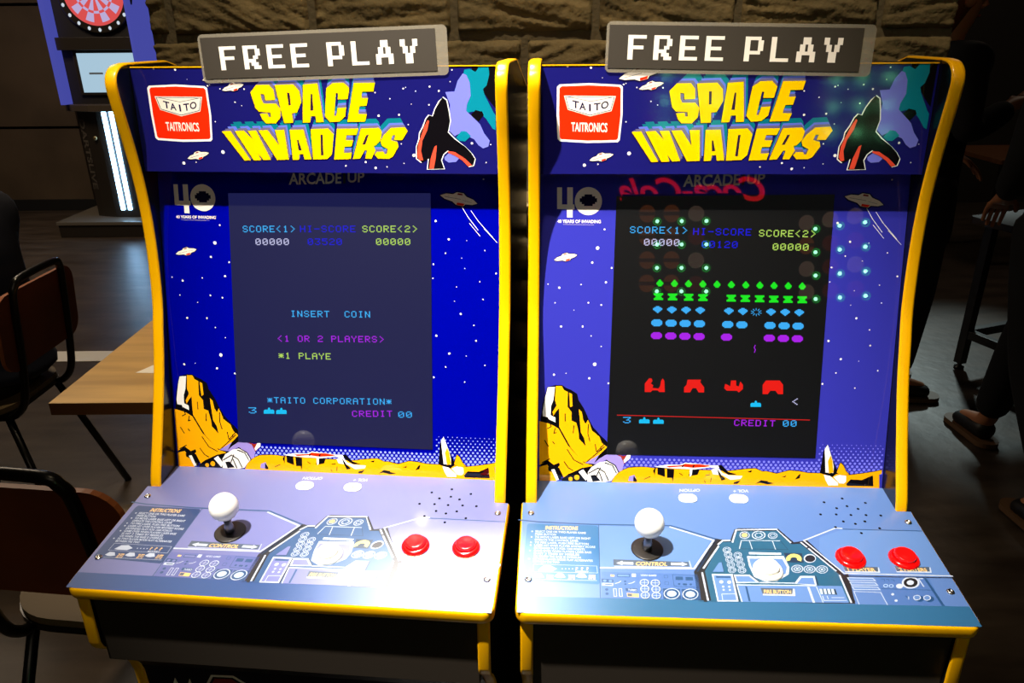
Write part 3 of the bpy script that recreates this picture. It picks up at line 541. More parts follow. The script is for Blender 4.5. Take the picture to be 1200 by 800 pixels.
ART_D = """
P;band;1;-2410,4 -2410,232 -256,251 1166,258 2409,272 2410,272 2410,4
P;ins;1;-2327,1398 -1503,1389 -1479,1360 -1506,459 -1525,434 -2364,471 -2380,498 -2347,1365
T;tan;1.4;INSTRUCTIONS;-2125,1297 -1730,1302 -2117,1361
T;white;1.4;SELECT ONE OR TWO PLAYER GAME;-2245,1244 -1633,1236 -2244,1278
T;white;1.4;PRESS BUTTON;-2246,1196 -1994,1193 -2246,1230
T;white;1.4;TO MOVE LASER BASE LEFT OR RIGHT;-2248,1148 -1579,1141 -2247,1182
T;white;1.4;OPERATE THE CONTROL LEVER;-2249,1101 -1728,1096 -2248,1135
T;white;1.4;TO FIRE LASER, PUSH FIRE BUTTON;-2250,1055 -1608,1048 -2249,1088
T;white;1.4;LASER HIT OVER PLAYER MYSTERY SCORE;-2251,1009 -1530,1001 -2250,1041
T;white;1.4;EXTENDED PLAY FOR 1500 POINTS;-2252,963 -1657,957 -2251,995
T;white;1.4;GAME OVER WHEN PLAYERS LASER BASE;-2253,918 -1579,911 -2253,950
T;white;1.4;IS HIT 3 TIMES BY MISSILES;-2255,873 -1725,868 -2254,905
T;white;1.4;OR WHEN THE BASE IS OVERRUN;-2256,828 -1708,823 -2255,860
T;white;1.4;IN TWO PLAYER MODE PLAY ALTERNATES;-2257,784 -1571,778 -2256,815
T;white;1.4;BETWEEN THE TWO;-2258,741 -1956,738 -2257,771
P;white;1.4;-2272,1257 -2275,1249 -2282,1245 -2289,1248 -2293,1257 -2290,1265 -2283,1269 -2276,1266
P;white;1.4;-2277,1162 -2280,1153 -2287,1149 -2294,1153 -2297,1161 -2295,1169 -2288,1173 -2280,1170
P;white;1.4;-2282,1068 -2285,1059 -2292,1056 -2299,1059 -2302,1067 -2299,1075 -2292,1079 -2285,1076
P;white;1.4;-2284,1021 -2287,1013 -2294,1009 -2301,1013 -2304,1021 -2301,1029 -2295,1033 -2287,1030
P;white;1.4;-2289,930 -2292,922 -2298,918 -2305,921 -2309,929 -2306,937 -2299,941 -2292,938
P;white;1.4;-2296,796 -2298,788 -2305,785 -2312,788 -2315,795 -2312,803 -2306,807 -2299,804
L;white;1.4;-2250,716 -1527,711 -1525,604 -2258,597;4;1
L;white;1.4;-2252,482 -1535,489;4;0
P;white;1.5;-2200,621 -2146,688 -2059,697 -1984,651 -2035,614 -2153,614
P;white;1.4;-1916,653 -1919,647 -1924,644 -1930,647 -1932,653 -1930,659 -1924,662 -1918,659
P;white;1.4;-1877,655 -1879,649 -1885,646 -1890,648 -1893,654 -1890,660 -1885,663 -1879,661
P;white;1.4;-1837,656 -1840,650 -1845,647 -1851,650 -1853,656 -1851,662 -1845,665 -1839,662
P;white;1.4;-1798,658 -1800,652 -1806,649 -1811,651 -1814,657 -1811,663 -1805,666 -1800,664
T;tan;1.4;? ? ?;-1774,642 -1625,643 -1770,685
T;white;1.4;MYSTERY;-1775,599 -1627,600 -1772,629
P;white;1.5;-2256,523 -2223,571 -2160,569 -2128,518 -2175,506 -2214,506
P;white;1.5;-2014,533 -1980,580 -1917,579 -1886,527 -1933,515 -1972,516
P;white;1.5;-1772,542 -1737,590 -1674,588 -1645,536 -1692,524 -1731,525
T;tan;1.4;30 PTS;-2103,488 -2028,486 -2100,557
T;tan;1.4;20 PTS;-1857,497 -1783,496 -1853,566
T;tan;1.4;10 PTS;-1629,506 -1554,505 -1623,575
L;teald;1;-2456,1459 -2234,1431 -1591,1409 -591,1419 -81,1204 -398,669;20;0
L;white;1.3;-611,1400 -120,1182 -425,714 -1492,687;22;0
P;zone;1.2;-1468,1387 -615,1373 -151,1176 -437,732 -1491,701
L;teald;1;-1471,1400 -1511,235;10;0
P;slate;1.6;-1333,825 -471,815 -475,744 -1336,730
L;white;1.7;-461,834 -454,729 -1329,716;9;0
P;white;1.8;-1300,767 -1228,805 -1230,788 -1105,786 -1109,748 -1233,748 -1234,734
P;white;1.8;-487,779 -550,812 -552,800 -674,798 -679,760 -558,760 -554,746
T;tan;1.8;CONTROL;-1086,740 -724,744 -1073,797
P;panel;1;-1483,627 -397,628 -424,252 -1498,235
P;teald;1.4;-1484,523 -1351,512 -1354,468 -1487,469
P;zone;1.6;-1429,492 -1434,481 -1444,474 -1456,474 -1466,480 -1469,490 -1465,501 -1454,508 -1442,508 -1432,502
P;zone;1.6;-1366,490 -1371,479 -1381,472 -1393,472 -1403,478 -1406,488 -1402,499 -1391,506 -1379,506 -1369,500
P;white;1.4;-1479,456 -1355,457 -1363,417 -1481,417
P;teald;1.6;-1450,444 -1368,443 -1372,430 -1451,429
P;teald;1.4;-1416,363 -1420,351 -1430,343 -1442,343 -1452,350 -1455,361 -1451,373 -1440,380 -1428,381 -1419,374
P;teald;1.4;-1416,302 -1420,291 -1431,283 -1443,283 -1452,290 -1455,301 -1451,312 -1441,320 -1428,320 -1419,313
L;white;1.4;-1360,378 -1331,379 -1332,267 -1361,266;7;1
L;white;1.4;-1299,380 -1270,381 -1272,270 -1301,268;7;1
P;teald;1.4;-1303,598 -1161,599 -1165,553 -1307,552
P;zone;1.6;-1296,589 -1170,589 -1172,562 -1298,562
P;white;1.4;-1138,611 -1093,610 -1097,560 -1142,563
P;tan;1.4;-1380,586 -1335,585 -1336,558 -1382,558
T;white;1.4;VIDEO GAMES;-1046,576 -867,578 -1040,603
L;white;1.4;-1339,453 -1296,468 -1269,493;7;0
L;white;1.4;-1189,459 -1147,469 -1115,493;7;0
P;teald;1.4;-1208,489 -1214,479 -1225,475 -1235,479 -1238,488 -1233,498 -1222,502 -1212,498
P;teald;1.4;-1208,449 -1214,440 -1224,435 -1235,439 -1238,448 -1233,458 -1222,462 -1212,458
P;teald;1.4;-1228,392 -1097,388 -1101,347 -1227,348
T;white;1.6;TURBO;-1204,351 -1106,351 -1200,380
P;tan;1.4;-1218,321 -1088,315 -1093,264 -1217,267
P;slate;1.6;-1213,314 -1161,312 -1165,274 -1213,274
P;teald;1.3;-950,475 -956,454 -970,437 -988,424 -1009,420 -1029,423 -1045,434 -1054,450 -1056,471 -1050,491 -1037,509 -1018,521 -998,526 -978,523 -962,512 -952,495
P;white;1.6;-959,483 -965,464 -978,447 -996,435 -1016,430 -1035,433 -1051,444 -1060,460 -1062,479 -1056,499 -1043,516 -1025,528 -1005,533 -986,529 -970,519 -961,503
P;panel;1.8;-967,483 -974,465 -987,450 -1005,442 -1024,441 -1041,448 -1051,462 -1054,480 -1048,498 -1034,512 -1016,521 -997,522 -980,514 -970,501
L;white;2;-1052,480 -969,483;5;0
L;white;2;-1006,521 -1013,441;5;0
P;teald;1.3;-830,473 -837,452 -850,435 -869,423 -889,418 -909,421 -925,432 -934,448 -936,469 -930,489 -916,507 -898,519 -877,524 -857,521 -841,510 -832,493
P;white;1.6;-839,481 -845,462 -858,445 -876,433 -896,428 -915,432 -931,442 -940,458 -942,477 -936,497 -923,514 -905,526 -884,531 -865,527 -850,517 -840,501
P;panel;1.8;-847,481 -854,463 -867,448 -885,440 -904,439 -921,446 -931,460 -933,478 -927,496 -913,510 -895,519 -876,520 -860,512 -849,499
L;white;2;-932,478 -849,481;5;0
L;white;2;-886,519 -893,440;5;0
P;teald;1.3;-956,380 -962,360 -975,343 -993,331 -1014,327 -1033,330 -1049,340 -1059,357 -1061,376 -1055,397 -1042,414 -1023,426 -1003,431 -983,428 -967,417 -957,400
P;white;1.6;-965,389 -971,370 -983,353 -1001,342 -1021,337 -1040,340 -1055,350 -1064,366 -1066,385 -1061,404 -1048,421 -1030,433 -1010,437 -991,434 -976,424 -966,408
P;panel;1.8;-973,388 -979,371 -992,356 -1010,348 -1029,347 -1045,354 -1056,368 -1058,385 -1052,403 -1039,417 -1021,426 -1002,427 -985,419 -975,406
L;white;2;-1057,385 -974,388;5;0
L;white;2;-1011,426 -1018,348;5;0
P;teald;1.3;-833,381 -840,361 -853,344 -871,332 -892,327 -911,330 -927,341 -936,357 -938,377 -932,397 -919,414 -900,426 -879,431 -860,428 -844,417 -835,401
P;white;1.6;-842,389 -848,370 -861,353 -879,342 -899,337 -918,340 -933,351 -942,366 -944,385 -938,405 -925,421 -907,433 -887,438 -868,434 -853,424 -843,408
P;panel;1.8;-850,389 -857,371 -870,357 -888,349 -907,348 -923,355 -933,368 -936,386 -929,403 -916,418 -898,426 -879,427 -862,420 -852,406
L;white;2;-934,386 -852,389;5;0
L;white;2;-888,427 -896,348;5;0
P;teald;1.3;-961,290 -967,271 -980,254 -998,242 -1018,237 -1038,240 -1053,251 -1063,267 -1065,286 -1059,306 -1046,323 -1028,335 -1007,340 -988,336 -972,326 -963,310
P;white;1.6;-970,298 -976,279 -988,263 -1006,252 -1025,248 -1044,250 -1059,260 -1069,276 -1071,294 -1065,313 -1052,330 -1035,341 -1015,346 -996,343 -981,333 -971,317
P;panel;1.8;-978,298 -984,281 -997,267 -1015,258 -1033,258 -1050,265 -1060,278 -1062,295 -1056,312 -1043,326 -1025,335 -1007,335 -990,328 -980,315
L;white;2;-1061,295 -979,298;5;0
L;white;2;-1016,335 -1022,258;5;0
P;teald;1.3;-841,291 -848,271 -861,254 -879,242 -899,238 -918,241 -934,251 -943,267 -945,287 -939,306 -926,323 -907,335 -887,340 -867,337 -852,326 -843,310
P;white;1.6;-850,299 -856,280 -869,264 -886,252 -906,248 -925,251 -940,261 -949,276 -951,295 -945,314 -932,330 -914,342 -894,346 -875,343 -860,333 -851,317
P;panel;1.8;-858,299 -864,281 -878,267 -895,259 -914,258 -930,265 -940,278 -942,295 -936,313 -923,327 -905,335 -886,336 -870,329 -860,316
L;white;2;-941,295 -860,298;5;0
L;white;2;-896,335 -903,259;5;0
P;teald;1.3;-818,401 -629,404 -634,252 -829,249
P;white;1.6;-641,333 -646,315 -655,298 -668,282 -683,270 -701,260 -720,253 -740,250 -759,252 -777,257 -792,265 -804,277 -813,292 -817,308 -817,326 -813,343 -804,361 -792,376 -776,389 -758,400 -739,406 -719,409 -699,408 -681,403 -666,394 -654,382 -645,367 -641,350
P;teald;1.8;-651,332 -656,314 -667,297 -681,282 -699,271 -718,263 -739,260 -759,261 -776,268 -791,278 -802,292 -807,308 -808,326 -803,344 -793,361 -778,377 -760,388 -741,396 -720,399 -700,398 -682,391 -667,381 -657,367 -651,350
P;pale;2;-677,331 -682,318 -691,306 -704,296 -719,289 -735,286 -751,288 -765,293 -775,302 -781,314 -782,327 -777,340 -768,353 -755,363 -740,369 -724,372 -708,371 -694,365 -684,356 -678,344
P;teald;1.3;-614,400 -426,403 -434,252 -628,248
P;white;1.6;-439,332 -445,314 -454,297 -467,282 -483,269 -501,259 -520,253 -540,250 -559,251 -576,256 -591,265 -603,277 -611,291 -615,307 -615,325 -610,343 -601,360 -588,375 -573,389 -554,399 -535,406 -515,408 -495,407 -478,402 -462,393 -450,381 -442,366 -439,349
P;teald;1.8;-449,332 -455,313 -465,296 -480,282 -498,270 -518,262 -538,259 -558,261 -575,267 -590,277 -600,291 -605,308 -605,325 -600,344 -590,361 -575,376 -557,388 -537,395 -516,399 -496,397 -478,391 -464,380 -454,366 -449,349
P;pale;2;-475,330 -480,317 -489,305 -502,295 -518,288 -534,286 -550,287 -563,293 -573,302 -579,313 -579,326 -575,340 -565,352 -552,362 -537,369 -520,372 -505,370 -491,364 -481,355 -476,344
L;teald;1.4;-683,613 -426,604 -433,431 -687,439;6;1
P;teald;1.4;-653,584 -570,585 -574,534 -659,533
P;teald;1.4;-542,582 -459,583 -464,531 -548,530
P;teald;1.4;-613,475 -619,463 -630,458 -640,463 -642,473 -636,485 -625,489 -615,485
P;teald;1.4;-560,472 -566,461 -578,456 -587,460 -590,471 -584,482 -573,487 -563,483
P;teald;1.4;-539,471 -545,460 -557,455 -566,459 -569,470 -563,481 -552,486 -542,482
P;teald;1.4;-486,473 -493,462 -504,457 -514,461 -516,472 -510,483 -499,488 -489,484
L;teald;1.4;-779,602 -736,601 -740,558 -781,559;4;1
L;teald;1.4;-784,501 -741,500 -745,458 -786,459;4;1
P;ink;1;-434,666 -87,1217 -37,1203 83,1201 166,1381 217,1406 694,1417 821,1186 925,1211 984,1235 1240,681 1289,703 1215,265 -457,225
P;cons;1.3;-38,1160 83,1164 182,1348 668,1377 782,1152 889,1165 1180,695 1173,281 -317,240 -309,680
L;white;1.8;-77,1088 -320,719;20;0
L;white;1.8;-85,1109 -11,1183 81,1190;20;0
L;white;1.8;95,1152 187,1375 675,1402 783,1173;20;0
L;white;1.8;901,1191 951,1107;20;0
L;white;1.8;960,1087 1169,733;20;0
L;white;1.8;-344,659 -350,247;20;0
L;white;1.8;1185,679 1178,276;20;0
L;ink;1.9;686,1398 801,1183;16;0
L;ink;1.6;-385,658 -381,228;34;0
L;ink;1.6;1211,680 1211,291;30;0
P;white;1.8;328,1287 321,1268 308,1250 291,1236 273,1227 253,1223 235,1225 220,1233 209,1246 205,1263 206,1282 213,1302 225,1320 242,1334 261,1344 280,1347 299,1345 314,1337 324,1323 329,1306|319,1287 313,1270 302,1255 288,1243 272,1235 255,1231 239,1233 227,1240 217,1252 213,1266 214,1283 220,1299 231,1315 245,1327 262,1335 279,1339 294,1337 307,1329 316,1318 320,1303
P;white;1.8;302,1286 295,1270 283,1257 267,1250 251,1249 239,1256 231,1268 231,1283 238,1299 251,1312 267,1320 282,1320 295,1314 302,1302|295,1286 290,1273 279,1263 267,1257 254,1256 244,1262 238,1271 238,1284 244,1296 254,1307 267,1313 279,1313 289,1308 295,1298
L;white;1.8;285,1285 316,1287;3;0
L;white;1.8;272,1269 282,1243;3;0
L;white;1.8;254,1268 233,1241;3;0
L;white;1.8;248,1284 218,1283;3;0
L;white;1.8;261,1301 252,1327;3;0
L;white;1.8;279,1301 301,1329;3;0
P;tan;2.2;303,1286 295,1268 278,1255 259,1249 242,1253 231,1266 230,1283 239,1301 255,1315 275,1320 292,1316 302,1304
P;white;1.8;517,1294 508,1271 491,1251 469,1234 444,1223 418,1218 393,1221 373,1230 358,1246 351,1265 352,1288 361,1311 378,1332 400,1349 426,1360 452,1365 477,1362 498,1353 512,1337 519,1317|506,1294 497,1274 483,1256 464,1242 442,1232 420,1228 399,1231 381,1239 369,1252 363,1269 364,1288 372,1308 386,1326 405,1341 427,1351 450,1355 471,1352 489,1344 501,1330 507,1313
P;white;1.8;483,1293 473,1274 457,1259 436,1250 414,1249 397,1257 387,1271 387,1289 396,1308 413,1323 434,1332 455,1333 472,1326 482,1311|473,1292 466,1278 452,1265 435,1258 418,1258 405,1264 397,1275 396,1290 404,1305 417,1317 434,1324 451,1325 465,1319 473,1307
L;white;1.8;459,1292 501,1293;3;0
L;white;1.8;443,1272 456,1242;3;0
L;white;1.8;418,1272 390,1239;3;0
L;white;1.8;410,1290 369,1289;3;0
L;white;1.8;427,1310 414,1341;3;0
L;white;1.8;452,1311 480,1343;3;0
P;white;1.8;657,1293 650,1275 638,1260 623,1247 605,1239 587,1235 570,1237 557,1245 547,1256 543,1271 544,1288 551,1306 563,1322 579,1334 597,1343 615,1346 632,1344 646,1337 655,1325 659,1310|649,1292 643,1278 633,1264 620,1253 604,1246 589,1243 575,1245 563,1251 555,1261 551,1274 552,1289 558,1304 569,1317 582,1328 597,1336 613,1339 627,1337 639,1330 647,1320 651,1307
P;white;1.8;634,1292 627,1278 615,1266 600,1260 586,1259 574,1265 568,1276 568,1289 575,1303 587,1315 602,1322 616,1322 628,1317 634,1306|627,1292 622,1280 612,1271 600,1266 589,1265 580,1270 575,1279 575,1290 580,1301 590,1310 601,1316 613,1316 622,1311 627,1303
L;white;1.8;618,1291 646,1292;3;0
L;white;1.8;606,1276 614,1253;3;0
L;white;1.8;589,1276 569,1251;3;0
L;white;1.8;584,1290 556,1289;3;0
L;white;1.8;596,1305 588,1328;3;0
L;white;1.8;613,1305 633,1330;3;0
L;white;1.8;209,1193 666,1204;9;0
L;white;1.8;209,1191 157,1054;9;0
L;white;1.8;303,1190 304,1049;9;0
L;white;1.8;575,1200 574,1055;9;0
L;dteal;1.7;156,1050 720,1061 669,1204;6;0
P;white;1.8;54,1029 48,1014 39,1000 26,989 12,982 -4,979 -18,981 -30,987 -38,997 -42,1011 -42,1026 -36,1041 -27,1055 -14,1066 1,1073 16,1076 30,1075 42,1068 51,1058 55,1044|47,1029 43,1016 34,1004 23,995 11,988 -2,986 -14,987 -25,993 -32,1002 -35,1013 -35,1026 -30,1039 -22,1051 -11,1061 1,1067 15,1070 27,1068 37,1062 44,1053 48,1042
P;white;1.8;34,1029 29,1016 19,1006 7,1000 -5,1000 -15,1005 -21,1014 -22,1026 -16,1039 -7,1049 5,1055 18,1055 28,1050 34,1041|28,1028 24,1018 16,1010 7,1006 -3,1005 -11,1009 -16,1017 -16,1027 -12,1037 -4,1045 6,1049 15,1050 24,1046 28,1038
L;white;1.8;20,1028 44,1029;3;0
L;white;1.8;11,1015 18,995;3;0
L;white;1.8;-4,1015 -20,993;3;0
L;white;1.8;-8,1027 -32,1026;3;0
L;white;1.8;2,1040 -6,1061;3;0
L;white;1.8;16,1040 32,1062;3;0
P;white;1.8;53,952 47,937 38,924 25,913 11,905 -4,903 -18,904 -30,911 -38,921 -42,934 -42,949 -37,963 -27,977 -15,988 0,996 15,998 29,997 41,990 50,980 54,967|46,952 42,939 33,927 23,918 10,912 -3,909 -15,911 -25,916 -32,925 -36,936 -35,949 -31,962 -23,973 -12,983 1,989 14,992 26,990 36,985 43,976 47,965
P;white;1.8;33,951 28,939 18,929 6,924 -6,923 -16,928 -22,937 -22,949 -17,961 -7,971 5,977 17,978 27,973 33,963|27,951 23,941 16,933 6,929 -4,928 -12,932 -16,940 -17,949 -12,959 -5,967 5,972 15,972 23,968 27,961
L;white;1.8;20,951 43,952;3;0
L;white;1.8;10,938 18,918;3;0
L;white;1.8;-4,938 -20,916;3;0
L;white;1.8;-9,950 -32,949;3;0
L;white;1.8;1,963 -7,983;3;0
L;white;1.8;15,963 31,984;3;0
P;white;1.8;51,874 46,859 37,846 24,835 10,828 -5,825 -19,827 -31,833 -39,843 -43,856 -43,870 -37,885 -28,899 -16,910 -1,917 14,920 28,918 40,912 48,902 52,889|45,874 40,861 32,850 21,840 9,834 -4,832 -16,833 -26,839 -33,847 -37,858 -36,871 -32,883 -24,895 -13,904 0,911 13,913 25,912 35,906 42,897 45,886
P;white;1.8;32,873 27,861 17,852 5,846 -7,845 -17,850 -23,859 -23,871 -18,883 -8,893 4,899 16,899 26,894 31,885|26,873 22,864 15,856 5,851 -5,851 -13,855 -17,862 -17,871 -13,881 -6,889 4,893 14,894 21,890 26,883
L;white;1.8;18,873 42,874;3;0
L;white;1.8;9,860 17,840;3;0
L;white;1.8;-5,860 -21,839;3;0
L;white;1.8;-10,872 -33,871;3;0
L;white;1.8;0,884 -8,904;3;0
L;white;1.8;14,885 30,906;3;0
P;white;1.8;50,789 44,775 35,762 23,751 9,744 -6,741 -20,743 -32,749 -40,759 -44,771 -43,786 -38,800 -29,813 -17,824 -2,831 13,834 27,832 38,826 46,816 50,804|43,789 39,777 31,765 20,756 8,750 -5,748 -17,749 -27,754 -34,763 -37,774 -37,786 -33,798 -25,810 -14,819 -2,825 11,828 23,826 33,821 40,812 44,801
P;white;1.8;30,789 25,777 16,767 4,762 -8,761 -18,766 -24,775 -24,786 -19,798 -9,808 2,814 15,814 24,809 30,800|25,788 21,779 13,771 4,767 -6,766 -14,770 -18,777 -18,787 -14,796 -7,804 3,808 12,809 20,805 25,798
L;white;1.8;17,788 40,789;3;0
L;white;1.8;8,776 15,756;3;0
L;white;1.8;-6,775 -22,755;3;0
L;white;1.8;-11,787 -34,786;3;0
L;white;1.8;-1,799 -9,819;3;0
L;white;1.8;13,800 28,820;3;0
P;white;1.8;46,710 41,696 32,683 19,672 5,665 -9,663 -23,664 -35,670 -43,680 -47,692 -46,706 -41,720 -32,733 -20,744 -6,751 9,754 23,752 35,746 43,736 47,724|40,709 35,697 27,686 17,677 4,671 -8,669 -20,670 -30,675 -37,684 -40,694 -40,706 -36,719 -28,730 -17,739 -5,745 8,747 20,746 30,741 37,732 40,722
P;white;1.8;27,709 22,697 12,688 0,682 -11,682 -21,687 -27,696 -27,707 -22,719 -13,728 -1,734 11,734 21,729 26,720|21,709 17,700 10,692 0,688 -9,687 -17,691 -21,698 -22,707 -18,716 -10,724 -1,728 9,729 17,725 21,718
L;white;1.8;14,708 37,709;3;0
L;white;1.8;4,696 12,677;3;0
L;white;1.8;-10,696 -25,676;3;0
L;white;1.8;-14,707 -37,707;3;0
L;white;1.8;-5,720 -12,739;3;0
L;white;1.8;9,720 25,740;3;0
P;white;1.8;162,950 157,935 147,922 135,911 120,903 105,901 91,902 79,909 71,919 67,932 68,946 73,961 83,975 95,986 110,993 125,996 140,995 151,988 160,978 163,965|156,950 151,937 143,925 132,916 119,910 106,907 94,909 84,914 77,923 74,934 74,947 79,960 87,971 98,981 111,987 124,990 136,988 146,983 153,974 157,962
P;white;1.8;143,949 137,937 128,927 116,921 103,921 93,926 88,935 88,947 93,959 103,969 115,975 127,976 137,971 142,961|137,949 133,939 125,931 115,927 106,926 98,930 93,938 93,947 97,957 105,965 115,970 125,970 133,966 137,959
L;white;1.8;129,949 153,950;3;0
L;white;1.8;120,936 127,916;3;0
L;white;1.8;105,936 89,914;3;0
L;white;1.8;101,948 77,947;3;0
L;white;1.8;111,960 103,981;3;0
L;white;1.8;125,961 141,982;3;0
P;white;1.8;158,874 152,859 143,846 130,835 116,828 101,825 87,827 75,833 67,843 63,856 64,870 69,885 79,899 91,910 106,917 121,920 135,918 147,912 155,902 159,889|151,874 146,861 138,850 127,840 115,834 102,832 90,833 80,839 73,847 70,858 70,871 75,883 83,895 94,904 106,911 119,913 131,911 142,906 149,897 152,886
P;white;1.8;138,873 133,861 123,852 111,846 99,845 89,850 84,859 83,871 89,883 98,893 110,899 122,899 132,894 138,885|132,873 128,864 121,856 111,851 101,851 94,855 89,862 89,871 93,881 101,889 110,893 120,894 128,890 132,883
L;white;1.8;125,873 148,874;3;0
L;white;1.8;115,860 122,840;3;0
L;white;1.8;101,860 85,839;3;0
L;white;1.8;97,872 73,871;3;0
L;white;1.8;106,884 99,904;3;0
L;white;1.8;120,885 137,906;3;0
P;white;1.8;162,794 156,779 147,766 134,755 120,748 105,746 91,747 80,753 72,763 68,776 69,790 74,804 83,818 96,828 110,836 125,838 139,837 151,830 159,821 163,808|155,793 151,781 143,770 132,760 119,754 107,752 95,753 85,759 78,767 75,778 75,790 80,803 88,814 99,823 111,829 124,832 136,830 146,825 153,816 156,806
P;white;1.8;142,793 137,781 128,771 116,766 104,765 94,770 88,779 88,791 93,803 103,812 115,818 127,818 137,813 142,804|137,793 133,783 125,775 116,771 106,771 98,774 94,782 94,791 98,800 105,808 115,813 125,813 132,809 137,802
L;white;1.8;129,792 152,793;3;0
L;white;1.8;120,780 127,760;3;0
L;white;1.8;106,779 90,759;3;0
L;white;1.8;101,791 78,790;3;0
L;white;1.8;111,804 103,823;3;0
L;white;1.8;125,804 141,825;3;0
P;white;1.8;157,708 152,694 143,681 130,671 116,664 101,661 88,663 76,669 68,678 64,691 65,705 70,719 80,732 92,742 106,749 121,752 135,750 146,744 154,735 158,722|151,708 146,696 138,685 128,676 115,670 103,667 91,669 81,674 74,682 71,693 71,705 76,717 84,728 95,737 107,743 120,746 132,744 141,739 148,731 152,720
P;white;1.8;138,707 133,696 123,686 112,681 100,680 90,685 85,694 84,705 89,717 99,726 111,732 123,732 132,728 138,719|133,707 128,698 121,690 111,686 102,686 94,689 90,696 90,706 94,715 101,722 111,727 120,727 128,723 132,716
L;white;1.8;125,707 148,708;3;0
L;white;1.8;116,695 123,676;3;0
L;white;1.8;102,694 86,674;3;0
L;white;1.8;97,706 74,705;3;0
L;white;1.8;107,718 99,737;3;0
L;white;1.8;121,718 137,739;3;0
P;zone;1.7;-226,668 -126,817 -95,824 -95,679
L;dteal;1.8;-226,668 -96,673 -92,824;6;0
P;white;1.7;216,931 640,954 658,777 621,667 465,556 342,542 226,613 206,779
P;zone;2;234,901 609,920 629,776 591,676 451,584 350,574 254,644 228,780
P;white;1.8;253,1001 624,1003 618,969 248,964
P;white;2.2;226,934 638,945 637,904 228,897
L;dteal;2.2;329,967 321,933;7;0
L;dteal;2.2;535,970 526,937;7;0
P;dteal;1.7;653,1004 863,1003 840,851 664,853
P;gold2;2;818,875 834,908 837,941 825,968 800,986 767,992 730,984 696,963 668,934 652,901 650,868 702,890 702,903 709,916 721,927 736,934 752,937 767,936 779,929 785,918 784,906 778,893
P;white;1.8;1000,926 992,908 980,891 965,876 947,865 928,857 909,854 892,856 877,862 866,873 859,887 857,903 860,921 867,939 879,957 895,972 912,983 932,991 951,994 968,993 983,986 994,975 1001,961 1003,945
P;ink;2.1;991,924 984,908 973,894 958,881 942,872 924,867 908,867 893,871 882,878 874,890 871,904 874,920 880,935 892,950 906,963 923,972 940,977 957,978 972,974 983,965 991,954 993,940
P;white;1.8;808,757 799,737 785,720 766,706 745,696 723,693 703,695 687,703 675,716 671,733 672,751 681,771 695,788 714,803 736,812 758,816 778,814 794,806 805,793 810,776|799,756 791,740 779,725 762,713 744,704 725,701 708,703 694,710 685,721 680,736 682,752 689,768 702,784 718,796 736,804 755,808 773,806 787,799 796,787 800,773
P;white;1.8;780,756 771,740 757,727 739,720 722,719 708,725 701,737 701,753 709,768 724,781 741,789 759,789 773,783 780,771|772,755 765,743 754,732 739,726 725,726 714,731 708,741 709,753 715,765 727,776 741,782 755,782 766,777 772,768
L;white;1.8;761,755 794,756;3;0
L;white;1.8;746,738 755,712;3;0
L;white;1.8;726,738 701,710;3;0
L;white;1.8;720,753 686,752;3;0
L;white;1.8;735,770 725,796;3;0
L;white;1.8;755,771 780,798;3;0
P;pale;2;755,755 748,745 736,740 727,744 726,754 733,764 744,768 753,764
P;white;1.8;945,756 936,737 921,719 902,705 881,696 859,692 839,694 823,702 812,715 807,732 809,751 818,770 833,788 852,802 873,812 895,816 915,813 932,805 943,792 947,775|935,756 927,739 915,724 898,712 880,704 861,701 844,702 830,709 821,720 817,735 819,751 826,768 839,783 855,795 874,803 893,807 910,805 924,798 933,787 937,772
P;white;1.8;916,755 908,739 893,726 875,719 858,718 844,725 837,737 838,752 846,768 861,781 878,788 896,789 910,782 917,770|908,755 902,742 890,732 876,726 862,725 851,730 845,740 846,752 852,765 864,775 878,781 892,782 903,777 909,767
L;white;1.8;897,754 931,755;3;0
L;white;1.8;882,738 891,712;3;0
L;white;1.8;862,737 837,710;3;0
L;white;1.8;857,753 823,751;3;0
L;white;1.8;871,769 862,795;3;0
L;white;1.8;892,770 917,797;3;0
P;pale;2;891,754 884,744 873,739 864,743 863,753 870,763 881,767 890,764
P;white;1.8;1083,757 1074,738 1059,721 1040,707 1018,697 997,693 977,696 961,704 950,717 945,733 948,752 957,771 972,789 991,803 1013,813 1035,817 1055,815 1071,806 1082,793 1086,776|1074,757 1066,741 1053,725 1036,713 1018,705 999,702 982,704 968,711 959,722 955,736 957,753 965,769 978,784 994,797 1013,805 1032,808 1049,806 1063,799 1072,788 1076,773
P;white;1.8;1055,756 1046,741 1031,728 1013,720 996,720 982,726 975,738 976,753 985,769 1000,782 1017,789 1035,790 1049,784 1056,772|1047,756 1040,743 1028,733 1014,727 1000,727 989,732 983,741 984,754 991,766 1003,776 1017,783 1031,783 1042,778 1048,768
L;white;1.8;1036,756 1070,757;3;0
L;white;1.8;1021,739 1029,713;3;0
L;white;1.8;1000,738 975,711;3;0
L;white;1.8;995,754 961,753;3;0
L;white;1.8;1010,770 1001,797;3;0
L;white;1.8;1031,771 1056,799;3;0
P;pale;2;1030,755 1023,745 1011,741 1002,745 1001,754 1008,764 1020,769 1029,765
P;white;1.7;-241,640 -5,645 -23,246 -252,237
P;zone;2;-225,617 -28,621 -43,260 -236,252
P;teald;2.2;-201,607 -40,609 -43,584 -202,580
P;white;2.2;-134,523 -139,511 -149,502 -161,498 -172,501 -178,509 -179,521 -174,534 -164,543 -152,547 -141,544 -134,535
P;white;2.2;-47,523 -52,510 -62,501 -74,497 -85,500 -91,509 -92,521 -86,533 -76,543 -64,546 -54,544 -47,535
P;white;2.2;-136,453 -139,447 -145,441 -151,439 -157,441 -161,446 -161,452 -158,459 -153,464 -146,467 -140,465 -137,460
